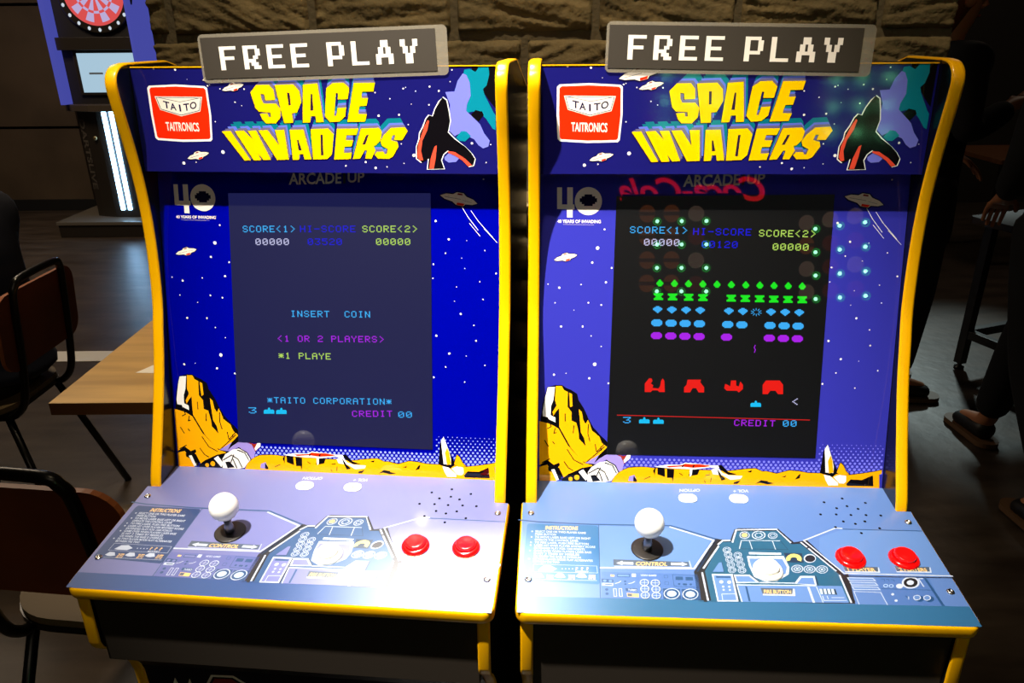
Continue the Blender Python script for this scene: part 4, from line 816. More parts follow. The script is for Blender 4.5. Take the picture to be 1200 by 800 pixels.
P;white;2.2;-70,454 -73,447 -79,442 -86,440 -92,442 -95,446 -96,453 -93,460 -87,465 -80,467 -74,466 -71,461
P;white;2.2;-140,407 -143,400 -148,395 -155,393 -161,394 -165,399 -165,406 -162,413 -156,418 -150,420 -144,418 -140,413
P;white;2.2;-72,408 -75,401 -80,396 -87,394 -93,395 -96,400 -97,407 -94,413 -88,419 -81,421 -75,419 -72,414
L;white;2.2;-185,344 -37,354 -37,260 -192,254;7;1
L;ink;2.2;-1,634 -18,246;12;0
P;white;1.7;0,638 186,645 269,529 5,508
P;zone;2;18,615 171,621 229,537 25,529
P;white;1.7;644,529 743,647 902,653 885,512 869,506
P;zone;2;675,530 749,620 877,625 867,522
L;dteal;2.1;189,641 270,533;12;0
L;dteal;2;913,650 899,512;14;0
L;white;2;262,529 648,535;13;0
P;zone;1.7;7,481 1153,513 1151,274 11,244
L;white;2;0,485 869,506;13;0
L;white;2;7,485 11,244;13;0
L;teald;2;104,466 95,254;22;0
L;white;2;784,484 778,260;24;0
L;white;2;874,496 878,264;8;0
P;white;2;263,445 625,450 608,348 260,344
P;slate;2.3;257,450 609,453 578,371 258,365
T;tan;2.6;FIRE BUTTON;276,373 571,379 286,425
P;dteal;2;912,464 1070,463 1065,384 908,383
P;pale;2.3;897,460 925,461 916,387 888,386
P;pale;2.3;939,462 967,463 958,389 930,388
P;pale;2.3;981,463 1009,465 999,391 971,390
P;pale;2.3;1023,465 1051,466 1041,392 1013,391
L;white;2.2;901,360 895,296 1141,306;8;0
L;white;2.2;949,361 948,316;8;0
L;white;2.2;990,340 1127,345;8;0
L;teald;1;1458,1436 2410,1437;12;0
L;white;1.9;1471,1445 1390,1451 945,1218 1246,701;17;0
P;zone;1.15;1144,1277 1454,1423 2410,1428 2410,716 1251,709 1073,1045
L;white;1.9;1233,704 2437,710;15;0
L;ink;1.7;1244,664 2433,683;12;0
P;white;1.5;1269,801 1667,812 1650,729 1264,723
P;slate;1.8;1270,815 1656,816 1636,747 1268,739
T;tan;2.1;1 PLAYER;1305,745 1611,748 1305,796
P;white;1.5;1849,823 2246,834 2224,751 1840,745
P;slate;1.8;1851,837 2235,838 2212,769 1844,761
T;tan;2.1;2 PLAYERS;1881,767 2186,770 1885,818
P;panel;1;1562,660 2159,668 2138,276 1566,268
P;white;1.3;1254,644 1540,646 1557,602 1262,595
P;zone;1.6;1264,635 1532,637 1545,610 1270,604
P;white;1.3;1258,577 1542,579 1558,536 1266,529
P;zone;1.6;1268,569 1534,570 1547,545 1273,538
P;white;1.3;1261,512 1544,514 1560,471 1269,464
P;zone;1.6;1271,503 1535,505 1548,480 1277,473
L;white;1.4;1261,440 1546,434 1552,259;7;0
L;white;1.4;1261,440 1254,255;7;0
L;teald;1.4;2114,666 2139,270;30;0
L;teald;1.4;1572,491 2115,491;8;0
P;white;1.5;2026,596 2016,576 2001,557 1982,540 1961,525 1938,514 1915,507 1892,504 1871,505 1853,511 1839,521 1829,534 1824,550 1824,569 1830,588 1840,608 1855,628 1874,645 1895,660 1918,672 1942,679 1965,682 1986,681 2004,675 2019,665 2028,651 2033,635 2032,616
P;ink;1.8;2005,595 1996,579 1983,563 1967,549 1949,537 1929,529 1910,524 1891,524 1875,527 1862,534 1852,544 1847,558 1847,573 1851,589 1860,606 1873,622 1889,636 1908,648 1927,656 1947,661 1966,662 1982,658 1996,651 2005,641 2010,627 2010,612
P;white;2.1;1964,594 1957,581 1946,570 1932,562 1917,557 1904,557 1893,560 1886,568 1883,578 1886,591 1893,603 1904,614 1918,622 1932,627 1946,628 1957,624 1964,616 1967,606
P;white;1.5;1826,538 1817,524 1804,513 1789,504 1773,501 1759,503 1749,510 1745,522 1748,535 1756,549 1769,560 1785,569 1801,572 1815,570 1824,563 1828,551
P;pale;1.5;1664,538 1657,528 1647,519 1634,514 1623,513 1614,518 1610,526 1611,536 1618,547 1628,556 1641,561 1652,561 1661,557 1665,549|1656,538 1651,530 1644,524 1635,521 1627,520 1621,523 1618,529 1619,536 1624,544 1631,550 1640,554 1648,554 1654,551 1657,545
P;pale;1.5;1722,536 1716,525 1705,517 1693,512 1681,511 1673,516 1669,524 1670,534 1677,545 1687,554 1700,559 1711,559 1720,555 1724,547|1714,536 1710,528 1702,522 1694,519 1686,518 1680,521 1677,527 1678,534 1683,542 1690,548 1699,552 1707,552 1713,549 1716,543
L;teald;1.4;1626,636 1658,635 1652,601;5;0
L;teald;1.4;1674,633 1706,632 1700,599;5;0
L;teald;1.4;1729,629 1761,628 1755,594;5;0
L;white;1.6;2040,656 2046,536;12;0
L;white;1.6;2040,656 2089,656;12;0
P;white;1.5;1683,414 1676,404 1664,397 1653,397 1647,403 1647,413 1655,423 1666,430 1677,430 1683,424
P;white;1.5;1685,326 1677,316 1666,310 1655,309 1649,315 1650,325 1657,335 1668,341 1679,342 1685,336
P;teald;1.3;1978,363 1967,346 1951,332 1932,322 1912,318 1895,321 1883,329 1879,343 1882,359 1892,375 1908,390 1928,399 1948,403 1965,401 1976,392 1981,379
P;zone;1.5;1946,378 1938,364 1925,352 1909,344 1893,341 1880,343 1870,350 1867,361 1870,375 1878,389 1891,401 1907,410 1923,413 1937,411 1946,403 1949,392
P;white;1.7;1950,378 1940,363 1926,351 1909,342 1892,338 1878,341 1867,348 1864,360 1866,375 1876,390 1890,403 1907,412 1924,415 1939,413 1949,405 1953,393|1939,378 1932,367 1922,357 1909,351 1896,348 1885,350 1878,355 1875,365 1877,375 1884,387 1894,396 1907,403 1920,406 1931,404 1939,398 1942,389
P;teald;1.3;2083,363 2072,346 2056,332 2036,322 2017,318 2000,321 1988,329 1984,343 1987,359 1998,375 2014,390 2034,399 2053,403 2070,401 2082,392 2086,379
P;zone;1.5;2052,378 2043,364 2030,352 2014,344 1998,340 1985,343 1976,350 1972,361 1975,375 1984,389 1997,401 2013,410 2029,413 2043,411 2052,403 2055,392
P;white;1.7;2055,378 2046,363 2031,351 2014,342 1997,338 1983,341 1973,348 1969,360 1972,375 1981,390 1996,403 2013,412 2030,415 2045,413 2055,405 2058,393|2045,378 2038,367 2027,357 2014,351 2001,348 1990,350 1983,355 1980,364 1982,375 1989,386 2000,396 2013,403 2026,405 2037,404 2044,398 2047,389
L;teald;1.5;1798,398 1804,373;12;0
L;white;1.5;1823,388 1809,346;8;0
T;white;1;OPTION;-119,2137 -385,2123 -128,2080
T;white;1;VOL +;507,2146 308,2133 494,2089
"""
ART_SL = """
X;cyan;1;SCORE<1>;-1122,3216 -425,3227;84
X;blue;1;HI-SCORE;-357,3228 376,3239;84
X;lime;1;SCORE<2>;465,3240 1175,3251;84
X;whit;1;00000;-958,3054 -511,3062;84
X;blue;1;03520;-260,3066 192,3073;84
X;lime;1;00000;640,3081 1085,3088;84
X;cyan;1;INSERT  COIN;-525,2124 543,2141;84
X;purp;1;<1 OR 2 PLAYERS>;-714,1788 719,1818;84
X;lime;1;*1 PLAYE;-712,1558 0,1568;84
X;cyan;1;*TAITO CORPORATION*;-893,942 808,981;84
X;cyan;1;3;-1163,789 -1055,793;84
X;purp;1;CREDIT;270,797 817,818;84
X;cyan;1;00;898,809 1083,816;84
P;aqua;1;-955,792 -953,835 -936,850 -894,852 -893,871 -877,883 -862,872 -863,853 -821,855 -805,841 -807,798
P;aqua;1;-782,795 -780,838 -763,853 -722,855 -721,874 -705,886 -690,875 -691,856 -649,858 -633,844 -635,801
"""
ART_SR = """
X;cyan;1;SCORE<1>;-1118,3260 -412,3254;84
X;blue;1;HI-SCORE;-338,3243 374,3237;84
X;lime;1;SCORE<2>;468,3227 1153,3220;84
X;whit;1;00000;-939,3108 -500,3104;84
X;blue;1;00120;-226,3086 215,3082;84
X;lime;1;00000;645,3060 1081,3056;84
X;cyan;1;3;-1132,807 -1033,809;84
X;purp;1;CREDIT;296,800 818,798;84
X;cyan;1;00;916,800 1089,803;84
X;whit;1;<;1015,1091 1101,1093;84
P;aqua;1;-924,809 -926,850 -911,864 -872,865 -873,883 -859,895 -844,884 -843,865 -805,866 -789,853 -788,811
P;aqua;1;-742,806 -744,848 -729,862 -690,862 -691,881 -677,893 -662,881 -662,863 -623,864 -607,850 -606,809
P;aqua;1;492,1055 489,1096 504,1109 542,1110 541,1128 554,1140 569,1129 570,1111 608,1111 623,1098 626,1057
L;line;1;-1213,915 1255,894;10;0
P;gree;1;-736,2684 -714,2684 -714,2672 -735,2672
P;gree;1;-746,2672 -703,2672 -703,2660 -745,2659
P;gree;1;-756,2659 -692,2660 -692,2647 -756,2647
P;gree;1;-766,2647 -681,2648 -681,2635 -766,2634
P;gree;1;-766,2634 -681,2635 -680,2623 -765,2622
P;gree;1;-755,2622 -691,2623 -690,2610 -754,2610
P;gree;1;-744,2610 -701,2610 -701,2598 -743,2597
P;gree;1;-554,2682 -532,2682 -532,2669 -553,2669
P;gree;1;-564,2669 -521,2670 -521,2657 -563,2657
P;gree;1;-574,2657 -510,2657 -510,2645 -573,2644
P;gree;1;-584,2644 -499,2645 -499,2633 -584,2632
P;gree;1;-584,2632 -499,2633 -498,2620 -583,2619
P;gree;1;-572,2620 -509,2620 -508,2608 -572,2607
P;gree;1;-561,2607 -519,2608 -518,2595 -561,2595
P;gree;1;-379,2679 -358,2680 -358,2667 -379,2667
P;gree;1;-389,2667 -347,2667 -346,2655 -389,2654
P;gree;1;-400,2655 -336,2655 -335,2642 -399,2642
P;gree;1;-410,2642 -325,2643 -324,2630 -409,2629
P;gree;1;-409,2630 -324,2630 -324,2618 -409,2617
P;gree;1;-398,2617 -334,2618 -334,2605 -397,2605
P;gree;1;-387,2605 -344,2606 -344,2593 -386,2593
P;gree;1;-201,2677 -180,2677 -179,2665 -201,2664
P;gree;1;-211,2665 -169,2665 -168,2652 -211,2652
P;gree;1;-221,2652 -158,2653 -157,2640 -221,2640
P;gree;1;-231,2640 -146,2640 -146,2628 -231,2627
P;gree;1;-231,2627 -146,2628 -145,2615 -230,2615
P;gree;1;-219,2615 -156,2616 -155,2603 -219,2602
P;gree;1;-208,2603 -166,2603 -165,2591 -208,2590
P;gree;1;-25,2675 -4,2675 -4,2662 -25,2662
P;gree;1;-35,2662 7,2663 8,2650 -35,2650
P;gree;1;-45,2650 18,2650 19,2638 -45,2637
P;gree;1;-55,2637 29,2638 30,2625 -55,2625
P;gree;1;-55,2625 30,2626 31,2613 -54,2612
P;gree;1;-43,2613 20,2613 21,2601 -43,2600
P;gree;1;-32,2600 10,2601 11,2588 -32,2588
P;gree;1;152,2672 173,2672 174,2660 153,2660
P;gree;1;142,2660 184,2660 185,2648 143,2647
P;gree;1;132,2647 196,2648 196,2635 133,2635
P;gree;1;122,2635 207,2636 208,2623 123,2622
P;gree;1;123,2623 208,2623 208,2611 124,2610
P;gree;1;134,2610 198,2611 198,2598 135,2598
P;gree;1;146,2598 188,2599 188,2586 146,2586
P;gree;1;330,2670 352,2670 352,2657 331,2657
P;gree;1;321,2657 363,2658 363,2645 321,2645
P;gree;1;311,2645 374,2646 375,2633 311,2632
P;gree;1;301,2633 385,2633 386,2621 302,2620
P;gree;1;302,2620 386,2621 387,2608 302,2608
P;gree;1;313,2608 376,2609 377,2596 314,2595
P;gree;1;324,2596 366,2596 367,2584 325,2583
P;gree;1;504,2667 525,2668 526,2655 505,2655
P;gree;1;494,2655 536,2655 537,2643 495,2642
P;gree;1;485,2643 548,2643 548,2631 485,2630
P;gree;1;475,2630 559,2631 560,2618 476,2618
P;gree;1;476,2618 560,2619 560,2606 476,2605
P;gree;1;487,2606 550,2606 551,2594 488,2593
P;gree;1;498,2594 540,2594 541,2581 499,2581
P;gree;1;679,2665 700,2665 700,2653 679,2653
P;gree;1;669,2653 711,2653 712,2641 670,2640
P;gree;1;659,2640 722,2641 723,2628 660,2628
P;gree;1;650,2628 733,2629 734,2616 650,2615
P;gree;1;650,2616 734,2616 735,2604 651,2603
P;gree;1;662,2603 725,2604 725,2591 662,2591
P;gree;1;673,2591 715,2592 716,2579 674,2579
P;gree;1;853,2663 874,2663 875,2650 854,2650
P;gree;1;843,2650 885,2651 886,2638 844,2638
P;gree;1;834,2638 896,2639 897,2626 834,2625
P;gree;1;824,2626 908,2626 908,2614 825,2613
P;gree;1;825,2613 908,2614 909,2602 825,2601
P;gree;1;836,2601 899,2602 900,2589 837,2589
P;gree;1;847,2589 889,2589 890,2577 848,2576
P;gree;1;1025,2660 1046,2661 1046,2648 1025,2648
P;gree;1;1015,2648 1057,2648 1058,2636 1016,2636
P;gree;1;1005,2636 1068,2636 1069,2624 1006,2623
P;gree;1;996,2623 1079,2624 1080,2612 997,2611
P;gree;1;997,2611 1080,2612 1081,2599 997,2598
P;gree;1;1008,2599 1071,2599 1072,2587 1009,2586
P;gree;1;1019,2587 1061,2587 1062,2574 1020,2574
P;gree;1;-796,2511 -678,2513 -678,2500 -795,2499
P;gree;1;-795,2499 -678,2500 -677,2487 -795,2486
P;gree;1;-779,2487 -693,2488 -693,2475 -778,2474
P;gree;1;-768,2474 -703,2475 -703,2462 -767,2462
P;gree;1;-778,2462 -692,2463 -692,2450 -777,2449
P;gree;1;-793,2449 -676,2450 -675,2438 -793,2436
P;gree;1;-793,2437 -675,2438 -675,2425 -792,2424
P;gree;1;-618,2509 -501,2510 -500,2498 -618,2497
P;gree;1;-618,2497 -500,2498 -500,2485 -617,2484
P;gree;1;-601,2485 -516,2485 -515,2473 -601,2472
P;gree;1;-590,2472 -526,2473 -526,2460 -590,2459
P;gree;1;-600,2460 -515,2460 -514,2448 -600,2447
P;gree;1;-616,2447 -498,2448 -498,2435 -615,2434
P;gree;1;-615,2435 -498,2436 -497,2423 -615,2422
P;gree;1;-418,2507 -301,2508 -300,2495 -417,2494
P;gree;1;-417,2494 -300,2495 -300,2483 -417,2482
P;gree;1;-401,2482 -315,2483 -315,2470 -400,2469
P;gree;1;-389,2470 -326,2470 -325,2458 -389,2457
P;gree;1;-400,2457 -314,2458 -314,2445 -399,2444
P;gree;1;-415,2445 -298,2446 -297,2433 -414,2432
P;gree;1;-414,2432 -297,2433 -297,2421 -414,2419
P;gree;1;-240,2504 -123,2506 -122,2493 -239,2492
P;gree;1;-239,2492 -122,2493 -122,2480 -239,2479
P;gree;1;-223,2480 -138,2481 -137,2468 -222,2467
P;gree;1;-212,2467 -148,2468 -147,2455 -211,2455
P;gree;1;-222,2455 -137,2456 -136,2443 -221,2442
P;gree;1;-237,2442 -120,2443 -119,2431 -236,2430
P;gree;1;-236,2430 -119,2431 -119,2418 -236,2417
P;gree;1;112,2500 228,2501 229,2488 112,2487
P;gree;1;112,2488 229,2489 229,2476 113,2475
P;gree;1;129,2475 213,2476 214,2464 129,2463
P;gree;1;140,2463 203,2464 204,2451 141,2450
P;gree;1;130,2451 215,2451 215,2439 131,2438
P;gree;1;115,2438 231,2439 232,2426 115,2425
P;gree;1;115,2426 232,2427 233,2414 116,2413
P;gree;1;286,2498 402,2499 403,2486 287,2485
P;gree;1;287,2485 403,2487 404,2474 288,2473
P;gree;1;303,2473 388,2474 389,2461 304,2461
P;gree;1;315,2461 378,2462 379,2449 315,2448
P;gree;1;305,2448 389,2449 390,2437 306,2436
P;gree;1;290,2436 406,2437 407,2424 290,2423
P;gree;1;290,2423 407,2425 407,2412 291,2411
P;gree;1;464,2496 580,2497 580,2484 465,2483
P;gree;1;465,2483 580,2484 581,2472 465,2471
P;gree;1;481,2471 565,2472 566,2459 482,2458
P;gree;1;492,2459 556,2459 556,2447 493,2446
P;gree;1;483,2446 567,2447 568,2434 483,2434
P;gree;1;467,2434 583,2435 584,2422 468,2421
P;gree;1;468,2421 584,2422 585,2410 469,2409
P;gree;1;639,2493 755,2494 755,2482 640,2481
P;gree;1;640,2481 755,2482 756,2469 640,2468
P;gree;1;656,2469 740,2470 741,2457 657,2456
P;gree;1;668,2457 731,2457 731,2445 668,2444
P;gree;1;658,2444 742,2445 743,2432 659,2431
P;gree;1;643,2431 759,2433 759,2420 644,2419
P;gree;1;643,2419 759,2420 760,2408 644,2406
P;gree;1;814,2491 929,2492 930,2480 815,2479
P;gree;1;815,2479 930,2480 931,2467 815,2466
P;gree;1;831,2467 915,2467 916,2455 832,2454
P;gree;1;842,2454 905,2455 906,2442 843,2442
P;gree;1;833,2442 917,2443 918,2430 833,2429
P;gree;1;818,2429 933,2430 934,2418 819,2417
P;gree;1;819,2417 934,2418 935,2406 819,2404
P;gree;1;989,2489 1104,2490 1105,2477 990,2476
P;gree;1;990,2477 1105,2478 1106,2465 991,2464
P;gree;1;1007,2464 1091,2465 1091,2453 1007,2452
P;gree;1;1018,2452 1081,2453 1082,2440 1019,2440
P;gree;1;1008,2440 1092,2441 1093,2428 1009,2427
P;gree;1;993,2427 1109,2428 1110,2416 994,2415
P;gree;1;994,2415 1110,2416 1111,2403 995,2402
P;cyan;1;-762,2347 -719,2347 -719,2335 -761,2334
P;cyan;1;-783,2334 -697,2335 -697,2322 -782,2322
P;cyan;1;-798,2322 -681,2323 -680,2310 -798,2309
P;cyan;1;-798,2309 -680,2310 -680,2298 -798,2296
P;cyan;1;-781,2297 -696,2298 -695,2285 -781,2284
P;cyan;1;-765,2284 -711,2285 -711,2272 -764,2272
P;cyan;1;-748,2272 -727,2272 -726,2259 -748,2259
P;cyan;1;-584,2345 -541,2345 -541,2333 -583,2332
P;cyan;1;-605,2332 -519,2333 -519,2320 -604,2319
P;cyan;1;-620,2319 -503,2321 -502,2308 -620,2307
P;cyan;1;-620,2307 -502,2308 -502,2295 -619,2294
P;cyan;1;-603,2295 -518,2295 -517,2283 -603,2282
P;cyan;1;-587,2282 -533,2283 -533,2270 -586,2269
P;cyan;1;-570,2270 -549,2270 -548,2257 -570,2257
P;cyan;1;-405,2343 -363,2343 -362,2330 -405,2330
P;cyan;1;-426,2330 -341,2331 -340,2318 -426,2317
P;cyan;1;-442,2317 -324,2318 -324,2306 -441,2304
P;cyan;1;-441,2305 -324,2306 -323,2293 -441,2292
P;cyan;1;-425,2292 -339,2293 -339,2281 -424,2280
P;cyan;1;-408,2280 -355,2281 -354,2268 -407,2267
P;cyan;1;-391,2268 -370,2268 -369,2255 -391,2255
P;cyan;1;-229,2340 -187,2341 -186,2328 -229,2328
P;cyan;1;-250,2328 -165,2329 -164,2316 -249,2315
P;cyan;1;-265,2315 -148,2316 -147,2304 -265,2302
P;cyan;1;-265,2303 -147,2304 -147,2291 -264,2290
P;cyan;1;-248,2290 -163,2291 -162,2278 -248,2277
P;cyan;1;-232,2278 -178,2278 -178,2266 -231,2265
P;cyan;1;-215,2266 -194,2266 -193,2253 -214,2253
P;cyan;1;129,2336 171,2336 172,2324 129,2323
P;cyan;1;108,2323 193,2324 194,2311 109,2311
P;cyan;1;93,2311 210,2312 210,2299 93,2298
P;cyan;1;93,2298 210,2299 211,2287 94,2285
P;cyan;1;110,2286 195,2287 196,2274 111,2273
P;cyan;1;127,2274 180,2274 180,2261 127,2261
P;cyan;1;143,2261 164,2261 165,2249 144,2249
P;cyan;1;303,2334 345,2334 346,2322 303,2321
P;cyan;1;282,2321 367,2322 368,2309 283,2308
P;cyan;1;267,2309 384,2310 384,2297 268,2296
P;cyan;1;268,2296 384,2297 385,2285 268,2283
P;cyan;1;284,2284 369,2285 370,2272 285,2271
P;cyan;1;301,2271 354,2272 355,2259 302,2259
P;cyan;1;318,2259 339,2259 339,2247 318,2246
P;cyan;1;651,2330 693,2330 694,2317 652,2317
P;cyan;1;631,2317 715,2318 716,2305 632,2304
P;cyan;1;616,2304 732,2305 733,2293 616,2292
P;cyan;1;616,2292 733,2293 733,2280 617,2279
P;cyan;1;633,2280 718,2280 718,2268 634,2267
P;cyan;1;650,2267 703,2268 703,2255 650,2255
P;cyan;1;666,2255 687,2255 688,2242 667,2242
P;cyan;1;826,2327 869,2328 869,2315 827,2315
P;cyan;1;806,2315 890,2316 891,2303 807,2302
P;cyan;1;791,2302 907,2303 908,2291 792,2289
P;cyan;1;792,2290 908,2291 909,2278 793,2277
P;cyan;1;809,2277 893,2278 894,2266 809,2265
P;cyan;1;825,2265 878,2266 879,2253 826,2252
P;cyan;1;842,2253 863,2253 864,2240 843,2240
P;cyan;1;1000,2325 1042,2326 1043,2313 1001,2313
P;cyan;1;980,2313 1064,2313 1065,2301 981,2300
P;cyan;1;965,2300 1081,2301 1082,2289 966,2287
P;cyan;1;966,2288 1082,2289 1083,2276 967,2275
P;cyan;1;983,2275 1067,2276 1068,2264 984,2263
P;cyan;1;999,2263 1052,2264 1053,2251 1000,2250
P;cyan;1;1016,2251 1037,2251 1038,2238 1017,2238
P;cyan;1;-788,2178 -702,2179 -701,2166 -787,2165
P;cyan;1;-805,2165 -684,2166 -684,2153 -804,2152
P;cyan;1;-814,2152 -674,2154 -674,2141 -814,2139
P;cyan;1;-814,2140 -674,2141 -673,2128 -813,2127
P;cyan;1;-813,2127 -673,2129 -673,2116 -813,2114
P;cyan;1;-803,2114 -682,2116 -682,2103 -802,2102
P;cyan;1;-785,2102 -699,2103 -699,2090 -785,2089
P;cyan;1;-608,2175 -523,2176 -522,2164 -608,2163
P;cyan;1;-625,2163 -505,2164 -504,2151 -625,2150
P;cyan;1;-634,2150 -495,2152 -494,2139 -634,2137
P;cyan;1;-634,2137 -494,2139 -494,2126 -633,2125
P;cyan;1;-633,2125 -494,2126 -493,2114 -633,2112
P;cyan;1;-623,2112 -503,2114 -502,2101 -623,2099
P;cyan;1;-605,2100 -520,2101 -519,2088 -605,2087
P;cyan;1;-431,2173 -346,2174 -345,2161 -431,2160
P;cyan;1;-448,2160 -328,2162 -327,2149 -447,2148
P;cyan;1;-457,2148 -318,2149 -317,2137 -456,2135
P;cyan;1;-457,2135 -317,2137 -317,2124 -456,2122
P;cyan;1;-456,2123 -317,2124 -316,2111 -455,2110
P;cyan;1;-446,2110 -326,2111 -325,2099 -445,2097
P;cyan;1;-428,2098 -342,2099 -342,2086 -428,2085
P;cyan;1;-252,2171 -167,2172 -166,2159 -252,2158
P;cyan;1;-269,2158 -149,2160 -149,2147 -268,2145
P;cyan;1;-278,2145 -139,2147 -138,2134 -277,2133
P;cyan;1;-277,2133 -138,2135 -138,2122 -277,2120
P;cyan;1;-277,2120 -138,2122 -137,2109 -276,2107
P;cyan;1;-267,2108 -147,2109 -146,2096 -266,2095
P;cyan;1;-249,2095 -163,2096 -163,2084 -248,2083
P;cyan;1;101,2166 186,2167 187,2155 102,2154
P;cyan;1;85,2154 204,2155 205,2142 86,2141
P;cyan;1;76,2141 214,2143 215,2130 77,2128
P;cyan;1;77,2128 215,2130 216,2117 77,2116
P;cyan;1;77,2116 216,2118 216,2105 78,2103
P;cyan;1;87,2103 207,2105 207,2092 88,2091
P;cyan;1;105,2091 190,2092 191,2079 106,2078
P;cyan;1;278,2164 363,2165 364,2152 279,2151
P;cyan;1;262,2151 381,2153 382,2140 262,2139
P;cyan;1;253,2139 391,2140 392,2128 254,2126
P;cyan;1;254,2126 392,2128 393,2115 254,2113
P;cyan;1;254,2114 393,2115 393,2103 255,2101
P;cyan;1;265,2101 384,2103 384,2090 265,2088
P;cyan;1;282,2089 367,2090 368,2077 283,2076
P;cyan;1;628,2160 712,2161 713,2148 628,2147
P;cyan;1;612,2147 730,2148 731,2136 612,2134
P;cyan;1;603,2134 740,2136 741,2123 604,2122
P;cyan;1;604,2122 741,2123 742,2111 604,2109
P;cyan;1;604,2109 742,2111 743,2098 605,2097
P;cyan;1;615,2097 733,2098 734,2086 615,2084
P;cyan;1;632,2085 717,2086 718,2073 633,2072
P;cyan;1;804,2158 888,2158 889,2146 804,2145
P;cyan;1;787,2145 906,2146 907,2133 788,2132
P;cyan;1;779,2132 916,2134 917,2121 780,2119
P;cyan;1;780,2120 917,2121 918,2109 780,2107
P;cyan;1;780,2107 918,2109 919,2096 781,2094
P;cyan;1;791,2095 909,2096 910,2083 792,2082
P;cyan;1;808,2082 893,2083 894,2071 809,2070
P;cyan;1;976,2155 1060,2156 1061,2144 977,2143
P;cyan;1;960,2143 1078,2144 1079,2131 961,2130
P;cyan;1;951,2130 1088,2132 1089,2119 952,2117
P;cyan;1;952,2118 1089,2119 1090,2106 953,2105
P;cyan;1;953,2105 1090,2107 1091,2094 954,2092
P;cyan;1;963,2093 1082,2094 1082,2081 964,2080
P;cyan;1;981,2080 1066,2081 1066,2069 982,2068
P;purp;1;-786,2013 -700,2014 -700,2001 -786,2000
P;purp;1;-803,2000 -682,2002 -682,1989 -803,1987
P;purp;1;-812,1987 -672,1989 -672,1976 -812,1974
P;purp;1;-812,1975 -672,1976 -671,1963 -812,1962
P;purp;1;-812,1962 -671,1964 -671,1951 -811,1949
P;purp;1;-801,1949 -681,1951 -680,1938 -801,1936
P;purp;1;-784,1937 -697,1938 -697,1925 -783,1924
P;purp;1;-606,2011 -520,2012 -520,1999 -606,1998
P;purp;1;-623,1998 -502,2000 -502,1987 -623,1985
P;purp;1;-632,1985 -492,1987 -492,1974 -632,1973
P;purp;1;-632,1973 -492,1975 -491,1962 -631,1960
P;purp;1;-631,1960 -491,1962 -491,1949 -631,1947
P;purp;1;-621,1948 -500,1949 -500,1936 -621,1935
P;purp;1;-603,1935 -517,1936 -517,1923 -603,1922
P;purp;1;-428,2009 -342,2010 -341,1997 -427,1996
P;purp;1;-444,1996 -324,1998 -323,1985 -444,1983
P;purp;1;-453,1984 -314,1985 -313,1972 -453,1971
P;purp;1;-453,1971 -313,1973 -313,1960 -452,1958
P;purp;1;-452,1958 -313,1960 -312,1947 -452,1945
P;purp;1;-442,1946 -322,1947 -321,1934 -442,1933
P;purp;1;-424,1933 -338,1934 -338,1921 -424,1920
P;purp;1;-249,2007 -163,2008 -163,1995 -249,1994
P;purp;1;-266,1994 -146,1996 -145,1983 -265,1982
P;purp;1;-275,1982 -136,1983 -135,1971 -274,1969
P;purp;1;-274,1969 -135,1971 -134,1958 -274,1956
P;purp;1;-274,1956 -134,1958 -134,1945 -273,1943
P;purp;1;-264,1944 -143,1945 -143,1932 -263,1931
P;purp;1;-246,1931 -160,1932 -159,1920 -245,1918
P;purp;1;95,2004 180,2005 181,1992 95,1991
P;purp;1;78,1991 198,1992 199,1979 79,1978
P;purp;1;69,1978 208,1980 209,1967 70,1965
P;purp;1;70,1965 209,1967 210,1954 71,1953
P;purp;1;71,1953 210,1955 210,1942 71,1940
P;purp;1;81,1940 201,1942 201,1929 82,1927
P;purp;1;99,1928 184,1929 185,1916 99,1915
P;purp;1;629,1998 714,1999 715,1986 630,1985
P;purp;1;613,1985 732,1987 733,1974 614,1972
P;purp;1;604,1972 742,1974 743,1961 605,1960
P;purp;1;605,1960 743,1962 744,1949 606,1947
P;purp;1;606,1947 744,1949 745,1936 606,1934
P;purp;1;616,1935 735,1936 736,1923 617,1922
P;purp;1;634,1922 719,1923 720,1911 634,1910
P;purp;1;804,1996 889,1997 890,1984 805,1983
P;purp;1;788,1983 907,1985 908,1972 789,1970
P;purp;1;780,1971 917,1972 918,1960 780,1958
P;purp;1;780,1958 918,1960 919,1947 781,1945
P;purp;1;781,1945 919,1947 920,1934 782,1933
P;purp;1;791,1933 910,1934 911,1922 792,1920
P;purp;1;809,1921 894,1922 895,1909 810,1908
P;purp;1;978,1994 1063,1995 1064,1982 979,1981
P;purp;1;962,1981 1081,1983 1082,1970 963,1969
P;purp;1;954,1969 1091,1970 1092,1958 954,1956
P;purp;1;954,1956 1092,1958 1093,1945 955,1943
P;purp;1;955,1944 1093,1945 1094,1933 956,1931
P;purp;1;966,1931 1084,1933 1085,1920 967,1918
P;purp;1;983,1919 1068,1920 1069,1907 984,1906
L;cyan;1;521,2278 559,2270;8;0
L;cyan;1;511,2267 536,2245;8;0
L;cyan;1;494,2262 496,2234;8;0
L;cyan;1;476,2266 455,2243;8;0
L;cyan;1;464,2277 428,2267;8;0
L;cyan;1;463,2290 425,2298;8;0
L;cyan;1;473,2301 449,2323;8;0
L;cyan;1;490,2306 488,2334;8;0
L;cyan;1;508,2302 529,2325;8;0
L;cyan;1;520,2291 556,2301;8;0
L;purp;1;506,1864 493,1830 510,1803 499,1764;10;0
P;redd;1;-865,1229 -868,1342 -816,1411 -783,1411 -771,1377 -792,1343 -758,1321 -768,1287 -691,1277 -671,1311 -662,1379 -642,1413 -619,1380 -608,1233 -679,1232 -701,1254 -767,1253 -788,1230
